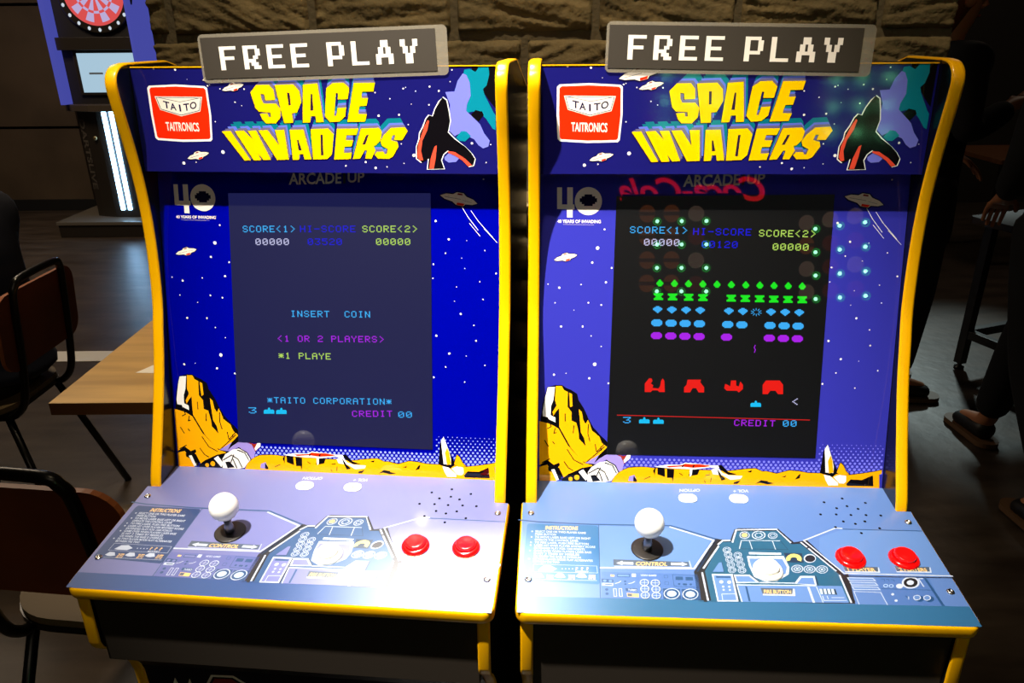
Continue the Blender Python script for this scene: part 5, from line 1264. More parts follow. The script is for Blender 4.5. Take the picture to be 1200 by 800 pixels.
P;redd;1;-362,1232 -365,1299 -334,1334 -326,1401 -153,1404 -162,1370 -127,1326 -110,1304 -107,1236 -177,1235 -212,1291 -256,1290 -286,1233
P;redd;1;145,1296 153,1353 186,1342 220,1320 226,1399 291,1400 295,1333 328,1322 345,1389 380,1345 383,1289 332,1243 309,1265 223,1264 179,1263
P;redd;1;635,1226 628,1349 667,1406 839,1408 885,1353 893,1230 829,1229 794,1273 729,1272 700,1227
"""
# ------------------------------------------------------------------ setting
m_floor = mat('floor_boards', '#382e26', rough=0.38, spec=0.5, vary=('#54483e', 3.0, (1.0, 3.5, 1.0)), bump=(18, 0.12))
m_plaster = mat('dark_wall_panel', '#4a3c2c', rough=0.7, vary=('#5f4f3c', 1.6, (1, 1, 1)))
m_plain = mat('dark_wall', '#2b2622', rough=0.8)
m_ceil = mat('ceiling_paint', '#1c1a18', rough=0.9)
m_gap = mat('dark_joint', '#0a0807', rough=0.8)
b = MB(); b.box((-5.6, -3.2, -0.05), (6.2, 7.4, 0.0), m_floor); tag(b.build('floor'), kind='structure')
b = MB(); b.box((-5.6, -3.2, 3.7), (6.2, 7.4, 3.75), m_ceil); tag(b.build('ceiling'), kind='structure')
b = MB()
for x0, x1 in ((-5.6, -3.9), (-3.885, -1.6)):
    for z0, z1 in ((0.1, 0.735), (0.76, 1.75), (1.775, 3.7)): b.box((x0, 7.0, z0), (x1, 7.1, z1), m_plaster)
b.box((-5.6, 7.04, 0.0), (-1.6, 7.12, 3.7), m_gap); b.box((-1.6, 7.0, 0.0), (6.2, 7.1, 3.7), m_plain)
tag(b.build('wall_back'), kind='structure')
b = MB(); b.box((-5.7, -3.2, 0), (-5.6, 7.4, 3.7), m_plain); tag(b.build('wall_left'), kind='structure')
b = MB(); b.box((6.2, -3.2, 0), (6.3, 7.4, 3.7), m_plain); tag(b.build('wall_right'), kind='structure')
b = MB(); b.box((-5.6, -3.3, 0), (6.2, -3.2, 3.7), m_gap); tag(b.build('wall_front'), kind='structure')
b = MB(); b.box((-5.6, 6.97, 0.0), (-1.6, 7.0, 0.1), m_gap); tag(b.build('baseboard_back'), kind='structure')
# white marking strip and lighter floor mat
b = MB(); b.box((-2.6, 3.43, 0.0), (-1.7, 3.56, 0.003), mat('white_strip', '#e8e4da', 0.5)); tag(b.build('trim_1'), kind='structure')
# rough stone-brick pillar behind the cabinets
m_brick = mat('rough_brick', '#62553a', rough=0.85, vary=('#7d6c4a', 9, (1, 1, 1)), bump=(70, 0.5))
m_mortar = mat('mortar', '#5c523f', rough=0.9, bump=(120, 0.3))
def brick(mb, x0, x1, z0, z1, y, fine):
    nx = max(2, int((x1-x0)/fine)); nz = max(2, int((z1-z0)/fine)); vs = []; fs = []
    sd = Vector((random.random()*50, random.random()*50, random.random()*50)); ang = random.uniform(-0.5, 0.5)
    for j in range(nz+1):
        for i in range(nx+1):
            u = i/nx; w = j/nz; x = x0+(x1-x0)*u; z = z0+(z1-z0)*w
            e = min(u*(x1-x0), (1-u)*(x1-x0), w*(z1-z0), (1-w)*(z1-z0)); ed = min(1, e/0.004)
            xr = x*cos(ang)+z*sin(ang); zr = -x*sin(ang)+z*cos(ang)
            h = 0.0065*noise.noise(Vector((xr*7, 0, zr*50))+sd)+0.0050*noise.noise(Vector((xr*18, 3, zr*130))+sd)+0.0022*noise.noise(Vector((x*170, 7, z*170))+sd)
            ragged = 0.0025*noise.noise(Vector((x*40, 1, z*40))+sd)
            zz = z+(ragged if 0 < u < 1 else 0)
            vs.append((x, y-(0.011+h)*ed-(0.0 if ed else 0), zz))
    for j in range(nz):
        for i in range(nx): fs.append((j*(nx+1)+i, j*(nx+1)+i+1, (j+1)*(nx+1)+i+1, (j+1)*(nx+1)+i))
    mb.add(vs, fs, m_brick, True)
b = MB(); WX0, WX1, WY = -0.585, 0.725, 1.315
b.box((WX0+0.006, WY, 0.0), (WX1-0.006, WY+0.5, 3.7), m_mortar)
row = 0; z = 1.504-0.082*18
while z < 1.9:
    off = [(-0.50, 0.228)] ; st = -0.3175 if row % 2 == 0 else -0.4325
    xs = [WX0]+[x for x in [st+0.2285*k for k in range(-3, 8)] if WX0+0.03 < x < WX1-0.03]+[WX1]
    for x0, x1 in zip(xs[:-1], xs[1:]):
        brick(b, x0+0.006, x1-0.006, z, z+0.068, WY, 0.0035 if z > 1.33 else (0.008 if x0 < 0.1 and x1 > -0.15 else 0.011))
    z += 0.082; row += 1
tag(b.build('wall_pillar'), kind='structure')

# ------------------------------------------------------------------ arcade cabinets
WO, WI, WD = 0.4755, 0.4482, 0.483
SLOPE = 0.0983; dn = Vector((0, -0.09783, 0.99520)); dv = Vector((0, 0.99520, 0.09783))
AN = 0.21741; bz0 = Vector((0, 0.2234, 0.02196)); bu = Vector((0, sin(AN), cos(AN))); bn = Vector((0, -cos(AN), sin(AN)))
mb0 = Vector((0, 0.28214, 0.41515)); mu = Vector((0, 0.00884, 0.12252)).normalized(); mn = Vector((0, -mu.z, mu.y))
X = Vector((1, 0, 0))
FD = (Vector((0, 0, 0)), X, dv, dn); FB = (bz0, X, bu, bn); FM = (mb0, X, mu, mn)
FRONT = [(0.545, 0.50), (0.38, 0.5415), (0.30, 0.5415), (0.287, 0.5412), (0.274, 0.539), (0.265, 0.5335), (0.2600, 0.527), (0.2580, 0.518), (0.2595, 0.505), (0.263, 0.485), (0.270, 0.449), (0.2755, 0.41), (0.2778, 0.375), (0.2772, 0.341), (0.2735, 0.300), (0.2655, 0.25), (0.254, 0.212), (0.237, 0.158), (0.2045, 0.078), (0.1835, 0.030), (0.1790, 0.010)]
LOWER = [(0.0085, -0.0165), (0.0075, -0.086), (0.012, -0.098), (0.026, -0.114), (0.047, -0.143), (0.058, -0.163), (0.064, -0.182), (0.067, -0.212), (0.072, -0.40), (0.075, -0.92)]
PAL = {
 'L': dict(deck='#5e6294', deckzone='#62669a', band='#0f3a72', ins='#053062', cons='#17406c', panel='#4e5690', bezel='#00038c', dot='#8c96ff', marquee='#15145e'),
 'R': dict(deck='#4a6aa2', deckzone='#5072a8', band='#1c547a', ins='#225a88', cons='#0d4a68', panel='#3e609a', bezel='#3031a2', dot='#7878ec', marquee='#171664')}
INK = dict(dwhite='#aab4c6', yel='#f2c400', teal='#0a6c7c', teal2='#087a90', peri='#5a6cd0', peri2='#7076dc', extr='#645e7c', dark='#2a1a30', white='#f4f2ee', cream='#efe4d4', red='#ea2808', navy='#16123a', brick='#8c2418', tan='#d8b06a', coral='#e04a34', ink='#0c0a0e', gold='#f5a808', gold2='#cfc060', snow='#f0ece6', lilac='#9484cc', slate='#3c4a5c', pale='#a8c0dc', teald='#123e6a', dteal='#06243c', grey='#d8d0c4', dgrey='#30323c')
EMIT = dict(cyan='#3cb4ff', whit='#c8c8f0', lime='#b8e060', blue='#0c0ce0', purp='#b01cf0', gree='#14f01c', redd='#f41404', aqua='#10c8ff', line='#e01c18')
def printmats(var, surf):
    rough, coat, crough, spec = {'M': (0.08, 0.0, .05, .5), 'B': (0.5, 1.0, 0.012, 0.0), 'D': (0.44, 0.3, 0.05, 1.0)}[surf]
    P = PAL[var]
    def get(k):
        if surf == 'D' and k == 'white': k = 'dwhite'
        if k in EMIT: return mat('screen_'+k, '#050508', 0.5, 0.2, emit=EMIT[k], estr=0.95, coat=1.0, coat_rough=0.012)
        c = {'zone': P['deckzone'], 'band': P['band'], 'ins': P['ins'], 'cons': P['cons'], 'panel': P['panel'], 'dot': P['dot']}.get(k) or P.get(k) or INK[k]
        return mat('print_%s_%s_%s' % (k, surf.lower(), 'lilac' if var == 'L' else 'blue'), c, rough, spec, coat=coat, coat_rough=crough)
    return get
m_trim = mat('yellow_molding', '#efae00', 0.28, 0.5)
m_black = mat('black_laminate', '#0a0a0c', 0.22, 0.5)
m_blackmatte = mat('black_board', '#2c2620', 0.5, 0.3)
m_brown = mat('raw_board_edge', '#d09030', 0.5)
def offset_strip(path, x0, x1, th, m, mb, inset=0.0012):
    # molding: a low domed strip following an open (y,z) path, from x0 to x1
    P = [Vector((0, y, z)) for y, z in path]; N = []
    for i in range(len(P)):
        d = (P[min(i+1, len(P)-1)]-P[max(i-1, 0)]).normalized(); N.append(Vector((0, d.z, -d.y)))
    prof = [(0.0, -0.001), (0.0, th*0.4), (0.18, th*0.9), (0.5, th), (0.82, th*0.9), (1.0, th*0.4), (1.0, -0.001)]
    vs = []; fs = []; n = len(prof)
    for p, nn in zip(P, N):
        for t, h in prof: vs.append(p+X*(x0+(x1-x0)*t)+nn*h)
    for i in range(len(P)-1):
        for k in range(n-1): fs.append((i*n+k, i*n+k+1, (i+1)*n+k+1, (i+1)*n+k))
    mb.add(vs, fs, m, True)
def smooth2(path, n=4):
    return [(p.y, p.z) for p in smooth_path([(0, y, z) for y, z in path], n)]
def make_cabinet(var, loc, rz, label):
    root = thing('arcade_cabinet', label, 'arcade machine', loc, rz, 'upright arcade machines side by side')
    pm_m, pm_b, pm_d = printmats(var, 'M'), printmats(var, 'B'), printmats(var, 'D')
    front = smooth2(FRONT[1:], 3); lower = [LOWER[0]]+smooth2(LOWER[1:], 3)
    for s in (-1, 1):
        xa, xb = (s*WI/2, s*WO/2); x0, x1 = min(xa, xb), max(xa, xb)
        b = MB(); poly = [(0.545, -0.92), (0.545, 0.50)]+front+lower
        fr = (Vector((x0, 0, 0)), Vector((0, 1, 0)), Vector((0, 0, 1)), X)
        b.prism(poly, fr, x1-x0, m_black); side = b.build('side_panel', root)
        b = MB(); offset_strip([FRONT[0]]+front, x0-0.0002, x1+0.0002, 0.0014, m_trim, b); b.build('edge_molding', side)
        b = MB(); offset_strip(lower, x0-0.0002, x1+0.0002, 0.0014, m_trim, b); b.build('edge_molding', side)
    # top, back and lower boards
    b = MB(); b.box((-WI/2, 0.305, 0.522), (WI/2, 0.40, 0.536), m_black); b.box((-WI/2, 0.39, 0.49), (WI/2, 0.54, 0.50), m_black); b.build('top_panel', root)
    b = MB(); b.box((-WI/2, 0.53, -0.92), (WI/2, 0.543, 0.495), m_black); b.build('back_panel', root)
    b = MB(); b.box((-WI/2, 0.014, -0.118), (WI/2, 0.027, -0.014), m_blackmatte); b.build('apron_panel', root, 0.001)
    # marquee
    b = MB(); o = mb0-mn*0.012
    b.prism([(-WI/2+.0005, 0), (WI/2-.0005, 0), (WI/2-.0005, 0.1222), (-WI/2+.0005, 0.1222)], (o, X, mu, mn), 0.012, pm_m('marquee'), m_brown)
    art(b, FM, ART_M, pm_m); mp = b.build('marquee_panel', root)
    b = MB(); b.box((-WI/2+.001, -0.012, 0), (WI/2-.001, 0.0008, 0.0014), m_trim)
    b.v = [tuple(mb0+X*v[0]+mn*v[1]+mu*(0.1222+v[2])) for v in b.v]; b.build('lit_edge_strip', mp)  # added strip, its yellow standing in for light along the marquee's top edge
    # bezel with printed art, halftone dots and the screen
    b = MB(); o = bz0-bn*0.006
    b.prism([(-WI/2+.0005, -0.025), (WI/2-.0005, -0.025), (WI/2-.0005, 0.41), (-WI/2+.0005, 0.41)], (o, X, bu, bn), 0.006, pm_b('bezel'))
    mdot = pm_b('dot'); r_ = 0
    for j in range(10):
        u = 0.0565-j*0.0041; rad = 0.0007+0.00016*j
        for i in range(-10, 61):
            x = -0.112+(i+0.5*(j % 2))*0.0061
            if x > WI/2-0.003 or x < -0.13: continue
            if -0.1365 < x < 0.1385 and u > 0.0345: continue
            b.add([bz0+X*(x+rad*cos(k*pi/4))+bu*(u+rad*cos(0)*sin(k*pi/4))+bn*0.0001 for k in range(8)], [tuple(range(8))], mdot)
    art(b, FB, ART_B, pm_b); bez = b.build('screen_bezel', root)
    b = MB(); sc = [(-0.1332, 0.0378), (0.1358, 0.0386), (0.1350, 0.3740), (-0.1296, 0.3712)]
    glass = mat('screen_glass_dim' if var == 'L' else 'screen_glass_black', '#040405', 0.5, 0.2, emit='#1b1d4c' if var == 'L' else '#0b0b0d', estr=1.0 if var == 'L' else 0.6, coat=1.0, coat_rough=0.012)
    b.prism(sc, (bz0+bn*0.00045, X, bu, bn), 0.0002, glass)
    art(b, (bz0+bn*0.0005, X, bu, bn), ART_SL if var == 'L' else ART_SR, pm_b, 0.0003); b.build('display_screen', bez)
    # control deck
    r = 0.011; poly = arc(-WD/2+r, r, r, -pi, -pi/2)+arc(WD/2-r, r, r, -pi/2, 0)+[(WD/2, 0.1785), (WI/2, 0.1788), (WI/2, 0.2236), (-WI/2, 0.2236), (-WI/2, 0.1788), (-WD/2, 0.1785)]
    b = MB(); b.prism(poly, (dn*-0.016, X, dv, dn), 0.016, pm_d('deck'), m_trim)
    art(b, FD, ART_D, pm_d); deck = b.build('control_deck', root)
    b = MB(); path = [(-WD/2, 0.178)]+arc(-WD/2+r, r, r, -pi, -pi/2, 8)+arc(WD/2-r, r, r, -pi/2, 0, 8)+[(WD/2, 0.178)]
    prof = [(-.0002, -0.0002), (0.0012, -0.0012), (0.0018, -0.004), (0.0020, -0.008), (0.0018, -0.0125), (0.0010, -0.0155), (-.0002, -0.0163)]; vs = []; fs = []; n = len(prof)
    for i, p in enumerate(path):
        a = Vector(path[max(i-1, 0)]); c = Vector(path[min(i+1, len(path)-1)]); d = (c-a).normalized(); nn = Vector((d.y, -d.x))
        for q, h in prof: vs.append(X*(p[0]+nn.x*q)+dv*(p[1]+nn.y*q)+dn*h)
    for i in range(len(path)-1):
        for k in range(n-1): fs.append((i*n+k, i*n+k+1, (i+1)*n+k+1, (i+1)*n+k))
    b.add(vs, fs, m_trim, True); b.build('edge_molding', deck)
    at = lambda x, v: (X*x+dv*v, X, dv, dn)
    chrome = mat('screw_steel', '#c8c4bc', 0.25, 0.5, 1.0); hole = mat('hole_dark', '#08080a', 0.8, 0.1)
    for x in (-0.2305, 0.2305):
        for v in (0.1585, 0.0475):
            b = MB(); b.lathe([(0.0042, 0.0), (0.0042, 0.0006), (0.0034, 0.0016), (0.0016, 0.0021), (0.0015, 0.0012), (0.0001, 0.0012)], at(x, v), chrome, 16); b.build('screw', deck)
    # joystick
    j = thing('joystick', None, None); j.parent = root
    fr = at(-0.0925, 0.1003); b = MB(); b.lathe([(0.0188, 0.0004), (0.0188, 0.0016), (0.0175, 0.0021), (0.0040, 0.0022)], fr, mat('washer_black', '#1c1712', 0.42), 32); b.build('dust_washer', j)
    b = MB(); b.lathe([(0.0056, 0.001), (0.0056, 0.010), (0.0046, 0.0125), (0.0042, 0.027)], fr, mat('shaft_steel', '#8a8890', 0.3, 0.5, 0.8), 20); b.build('shaft', j)
    b = MB(); prof = [(max(0.0002, 0.0172*sin(t*pi/18)), 0.0400-0.0172*cos(t*pi/18)) for t in range(0, 19)]; b.lathe(prof, fr, mat('ball_white', '#f4f2ee', 0.22), 32); b.build('ball_knob', j)
    # push buttons
    for x, v, c1, c2, R0, ht in ((0.0402, 0.0715, '#f0ece0', '#f4f0e6', 0.0165, 0.006), (0.1394, 0.0938, '#e00808', '#f00c0c', 0.0168, 0.006), (0.1998, 0.0952, '#e00808', '#f00c0c', 0.0168, 0.006)):
        red = c1 != '#f0ece0'
        mm = mat('button_red' if red else 'button_white', c1, 0.18, 0.5)
        b = MB(); b.lathe([(R0, 0.0003), (R0, 0.0016), (R0*0.93, 0.0036), (R0*0.80, 0.0048), (R0*0.74, 0.0046), (R0*0.72, 0.003)], at(x, v), mm, 32); pb = b.build('push_button', root)
        b = MB(); b.lathe([(R0*0.71, 0.001), (R0*0.71, 0.0078), (R0*0.66, 0.0090), (R0*0.56, 0.0090), (R0*0.30, 0.0082), (R0*0.02, 0.0080)], at(x, v), mat('plunger_red' if red else 'plunger_white', c2, 0.15), 32); b.build('plunger', pb)
    # option and volume switches, speaker holes
    sw = mat('switch_white', '#f2efe8', 0.35); sl = mat('switch_slot', '#b8aca0', 0.5)
    for x, v in ((-0.0308, 0.1938), (0.0340, 0.1950)):
        b = MB(); b.prism(rrect(0.0235, 0.0165, 0.0080, 8), at(x, v), 0.0012, sw); o = b.build('slide_switch', root, 0.0004)
        b = MB(); b.prism([(-0.006, -0.0022), (0.006, -0.0022), (0.006, 0.0022), (-0.006, 0.0022)], (X*x+dv*v+dn*0.0012, X, dv, dn), 0.0002, sl); b.prism([(-0.0022, -0.0018), (0.0002, -0.0018), (0.0002, 0.0018), (-0.0022, 0.0018)], (X*x+dv*v+dn*0.0013, X, dv, dn), 0.002, sw); b.build('slider', o)
    b = MB()
    for x, v in HOLES:
        b.prism([(0.0017*cos(k*pi/6), 0.0017*sin(k*pi/6)) for k in range(12)], (X*x+dv*v+dn*0.0001, X, dv, dn), 0.0002, hole)
    b.build('speaker_grille', deck)
    # lower front panel with its emblem
    b = MB(); pts = [(0.028, -0.118), (0.05, -0.150), (0.066, -0.180), (0.070, -0.215), (0.078, -0.92)]
    vs = []; n = len(pts)
    for x in (-WI/2, WI/2): vs += [Vector((x, y, z)) for y, z in pts]
    lowm = mat('front_print', '#05081c', 0.35)
    b.add(vs, [(i, i+1, n+i+1, n+i) for i in range(n-1)], lowm); fp = b.build('front_panel', root)
    b = MB(); F = (Vector((-0.1165, 0.0680, -0.212)), X, Vector((0, -0.05, 1)).normalized(), Vector((0, -1, -0.05)).normalized()); g = printmats(var, 'M')
    hexa = lambda k: [(0.030*k*sx, 0.024*k*sy) for sx, sy in ((-1, -.2), (-.55, .8), (.35, .85), (.9, .3), (1, -.5), (.5, -1), (-.6, -1))]
    b.prism(hexa(1.12), F, 0.0006, g('cream')); b.prism(hexa(0.98), F, 0.0010, g('ink')); b.prism(hexa(0.85), F, 0.0014, g('brick'))
    for k in (-2.6, -1.9, 1.75, 2.7, 3.5, 4.4): b.prism([(k*0.028-0.009, -0.02), (k*0.028+0.010, -0.02), (k*0.028+(0.004 if k < 0 else -0.006), 0.012)], F, 0.0008, g('cream'))
    b.build('front_emblem', fp)
    return root
HOLES = [(0.1402, 0.1926), (0.1654, 0.2008), (0.1916, 0.1932), (0.1523, 0.1817), (0.1665, 0.186), (0.1785, 0.1814), (0.1287, 0.1693), (0.148, 0.17), (0.1657, 0.1695), (0.1842, 0.1701), (0.202, 0.17), (0.1524, 0.1573), (0.1656, 0.1535), (0.1786, 0.1583), (0.1396, 0.1466), (0.1919, 0.1466), (0.167, 0.1372)]
cabL = make_cabinet('L', (-0.26441, 0.65172, 0.92835), -0.096806, 'left arcade machine with an insert coin message on its dim blue screen')
cabR = make_cabinet('R', (0.24355, 0.61593, 0.92835), -0.055467, 'right arcade machine with rows of coloured pixel shapes on its black screen')

# ------------------------------------------------------------------ FREE PLAY signs taped to the marquees
PIX = {'F':['1111111','1100000','1100000','1111110','1100000','1100000','1100000'],'R':['1111110','1100011','1100011','1100110','1111100','1101110','1100111'],'E':['1111111','1100000','1100000','1111110','1100000','1100000','1111111'],'P':['1111110','1100011','1100011','1100011','1111110','1100000','1100000'],'L':['1100000','1100000','1100000','1100000','1100000','1100000','1111111'],'A':['0011100','0011100','0110110','0110110','1111111','1100011','1100011'],'Y':['1100011','1100011','0110110','0110110','0011100','0011100','0011100']}
def make_sign(root, cx, cv, ang, label):
    M = root.matrix_world if False else Matrix.LocRotScale(root.location, root.rotation_euler, None)
    o = M @ (mb0+X*cx+mu*cv+mn*0.0015); rot = M.to_3x3(); u0 = rot @ X; v0 = rot @ mu; N = rot @ mn
    t = thing('paper_sign', label, 'sign', o, 0, 'free play signs')
    U = u0*cos(ang)+v0*sin(ang); V = -u0*sin(ang)+v0*cos(ang); Z = Vector((0, 0, 0))
    lam = mat('laminate_film', '#948c7c', 0.35, 0.4, alpha=0.42)
    b = MB(); b.prism(rrect(0.2985, 0.0545, 0.006), (Z, U, V, N), 0.0002, lam); b.build('laminate', t)
    b = MB(); b.prism([(-0.1462, -0.0225), (0.1360, -0.0225), (0.1355, 0.0235), (-0.1462, 0.0235)], (Z+N*0.0004, U, V, N), 0.0003, mat('sign_paper', '#2e271d', 0.6)); pp = b.build('paper', t)
    b = MB(); mw = mat('sign_white', '#e8dfd2', 0.6); pitch = 0.0291; cw = 0.00293; chh = 0.00372; x = -0.1245; z0 = -0.0130
    for ch in 'FREE PLAY':
        if ch == ' ': x += pitch*0.5; b.build('lettering', pp); b = MB(); continue
        for r, rowbits in enumerate(PIX[ch]):
            c = 0
            while c < 7:
                if rowbits[c] == '1':
                    c1 = c
                    while c1 < 7 and rowbits[c1] == '1': c1 += 1
                    y = z0+(6-r)*chh
                    b.add([U*(x+a*cw)+V*(yy)+N*0.0008 for a, yy in ((c, y), (c1, y), (c1, y+chh), (c, y+chh))], [(0, 1, 2, 3)], mw); c = c1
                else: c += 1
        x += pitch
    b.build('lettering', pp)
    return t
make_sign(cabL, 0.0168, 0.1357, radians(1.7), 'left laminated free play sign, above the machine with the insert coin screen')
make_sign(cabR, -0.0010, 0.1388, radians(-1.2), 'right laminated free play sign, above the machine with pixel rows on screen')
# ------------------------------------------------------------------ dart machine far behind on the left
def M_(n, *a, **k): return mat(n, *a, **k)
led_side = mat('led_violet', '#101020', 0.4, emit='#5a60d0', estr=0.55); led_bar = mat('led_cold_white', '#ffffff', 0.3, emit='#9cd0ff', estr=13)
dm_black = mat('dart_cabinet_black', '#2e2822', 0.35); dm_dark = mat('dart_backboard', '#1a1512', 0.6)
t = thing('dart_machine', 'electronic dart machine with glowing board, lit screen and two white light bars', 'dart machine', (-3.125, 6.0, 0.0))
b = MB(); b.box((-0.52, -0.06, 0.0), (0.50, 0.62, 0.10), dm_black); b.build('platform', t, 0.004)
b = MB(); b.box((-0.53, -0.07, 0.10), (0.51, 0.62, 0.128), mat('platform_top', '#8c8478', 0.3, metal=0.5)); b.build('platform_plate', t, 0.004)
b = MB(); poly = [(-0.30, 0.03), (-0.235, 0.0), (-0.12, -0.035), (0.0, -0.045), (0.12, -0.035), (0.235, 0.0), (0.30, 0.03), (0.30, 0.45), (-0.30, 0.45)]
b.prism(poly, (Vector((0, 0.14, 0.128)), X, Vector((0, 1, 0)), Vector((0, 0, 1))), 0.84, dm_black); b.build('lower_body', t)
b = MB(); b.prism([(-0.34, 0.02), (-0.12, -0.07), (0.12, -0.07), (0.34, 0.02), (0.34, 0.45), (-0.34, 0.45)], (Vector((0, 0.08, 0.968)), X, Vector((0, 1, 0)), Vector((0, 0, 1))), 0.05, mat('dart_shelf', '#4c4238', 0.4)); b.build('shelf', t, 0.004)
for x in (-0.048, 0.010):
    b = MB(); b.box((x-0.014, 0.080, 0.19), (x+0.014, 0.11, 0.962), led_bar); b.build('light_bar', t, 0.004)
vs, fs = glyph_mesh('DARTSLIVE'); b = MB(); q0 = Vector((-0.292, 0.1655, 0.90)); q1 = Vector((-0.24, 0.138, 0.90))
b.add([q0+(q1-q0)*y+Vector((0.0, 0, -0.55*x)) for x, y in vs], fs, mat('dart_lettering', '#5c544c', 0.5)); b.build('lettering', t)
for x in (-0.16, 0.13):
    b = MB(); b.lathe([(0.016, 0), (0.016, 0.006), (0.011, 0.010)], (Vector((x, 0.105, 0.76)), X, Vector((0, 0, 1)), Vector((0, -1, 0))), mat('knob_brass', '#b8a070', 0.3, metal=0.8), 14); b.build('coin_knob', t)
b = MB(); b.box((-0.285, 0.12, 1.018), (0.285, 0.45, 2.25), dm_dark); b.build('upper_body', t)
for x0, x1 in ((-0.325, -0.292), (0.300, 0.318)):
    b = MB(); b.box((x0, 0.02, 1.02), (x1, 0.45, 2.25), led_side); b.build('side_light', t)
b = MB(); b.box((-0.285, 0.06, 1.41), (0.285, 0.12, 1.50), dm_black); b.build('ledge', t, 0.003)
b = MB(); b.box((-0.20, 0.10, 1.085), (0.27, 0.125, 1.405), dm_black); s_ = b.build('monitor', t, 0.003)
b = MB(); b.box((-0.165, 0.094, 1.105), (0.262, 0.099, 1.388), mat('dart_screen', '#101010', 0.3, emit='#b4d4e8', estr=0.85)); sc_ = b.build('monitor_screen', s_)
b = MB(); b.box((-0.095, 0.0925, 1.236), (0.01, 0.0938, 1.250), mat('dart_text', '#8090a0', 0.5)); b.build('screen_text', sc_)
BO = (Vector((0.055, 0.105, 1.80)), X, Vector((0, 0, 1)), Vector((0, -1, 0)))
b = MB(); b.lathe([(0.275, -0.01), (0.275, 0.012), (0.265, 0.014)], BO, dm_black, 40); dbo = b.build('dartboard', t)
b = MB(); segc = [mat('board_white', '#404040', 0.5, emit='#c8b8e8', estr=0.8), mat('board_red', '#501010', 0.5, emit='#f05858', estr=0.75)]
for k in range(20):
    a0, a1 = (k-0.5)*pi/10, (k+0.5)*pi/10
    for (r0, r1, c) in ((0.02, 0.12, k % 2), (0.12, 0.138, 1-k % 2), (0.138, 0.20, k % 2), (0.20, 0.222, 1)):
        P = arc(0, 0, r0, a0, a1, 3)+arc(0, 0, r1, a1, a0, 3)
        b.add([BO[0]+X*x+Vector((0, 0, y))+Vector((0, -0.0145, 0)) for x, y in P], [(0, 1, 6, 7), (1, 2, 5, 6), (2, 3, 4, 5)], segc[c])
    a = k*pi/10; c = BO[0]+X*(0.25*cos(a))+Vector((0, -0.015, 0.25*sin(a))); b.add([c+X*(0.012*cos(q*pi/4))+Vector((0, 0, 0.014*sin(q*pi/4))) for q in range(8)], [tuple(range(8))], mat('board_number', '#808080', 0.5, emit='#d0e0f0', estr=0.8))
b.build('target_face', dbo)

# ------------------------------------------------------------------ oak table, paper sheet, chairs on the left
oak = mat('oak_top', '#b08a48', 0.35, vary=('#d8ae62', 2.2, (1.0, 9.0, 1.0))); oak_edge = mat('oak_edge', '#6a4420', 0.5); tubeblack = mat('tube_black', '#0a0909', 0.3, 0.5)
t = thing('wooden_table', 'light oak table top with black legs beside the left arcade machine', 'table', (-0.80, 1.93, 0))
b = MB(); b.box((-0.27, -0.385, 0.690), (0.22, 0.45, 0.7199), oak_edge); b.box((-0.27, -0.385, 0.7199), (0.22, 0.45, 0.7205), oak); b.build('tabletop', t)
for sx, sy in ((0.05, -0.3), (0.17, -0.3), (0.05, 0.38), (0.17, 0.38)):
    b = MB(); b.tube([(sx, sy, 0.0), (sx, sy, 0.69)], 0.012, tubeblack, 12); b.build('leg', t)
b = MB(); b.prism([(-0.06, -0.045), (0.19, -0.06), (0.19, 0.12), (-0.005, 0.06)], (Vector((-0.885, 1.755, 0.7206)), X, Vector((0, 1, 0)), Vector((0, 0, 1))), 0.0006, mat('paper_white', '#f0ece4', 0.6)); tag(b.build('paper_sheet'), 'white paper sheet lying on the oak table', 'paper')
ply = mat('plywood_brown', '#6a3014', 0.35, vary=('#8a4420', 3, (1, 6, 1))); plyedge = mat('plywood_edge', '#b4683a', 0.45); tan = mat('tan_seat', '#6e5c3e', 0.6)
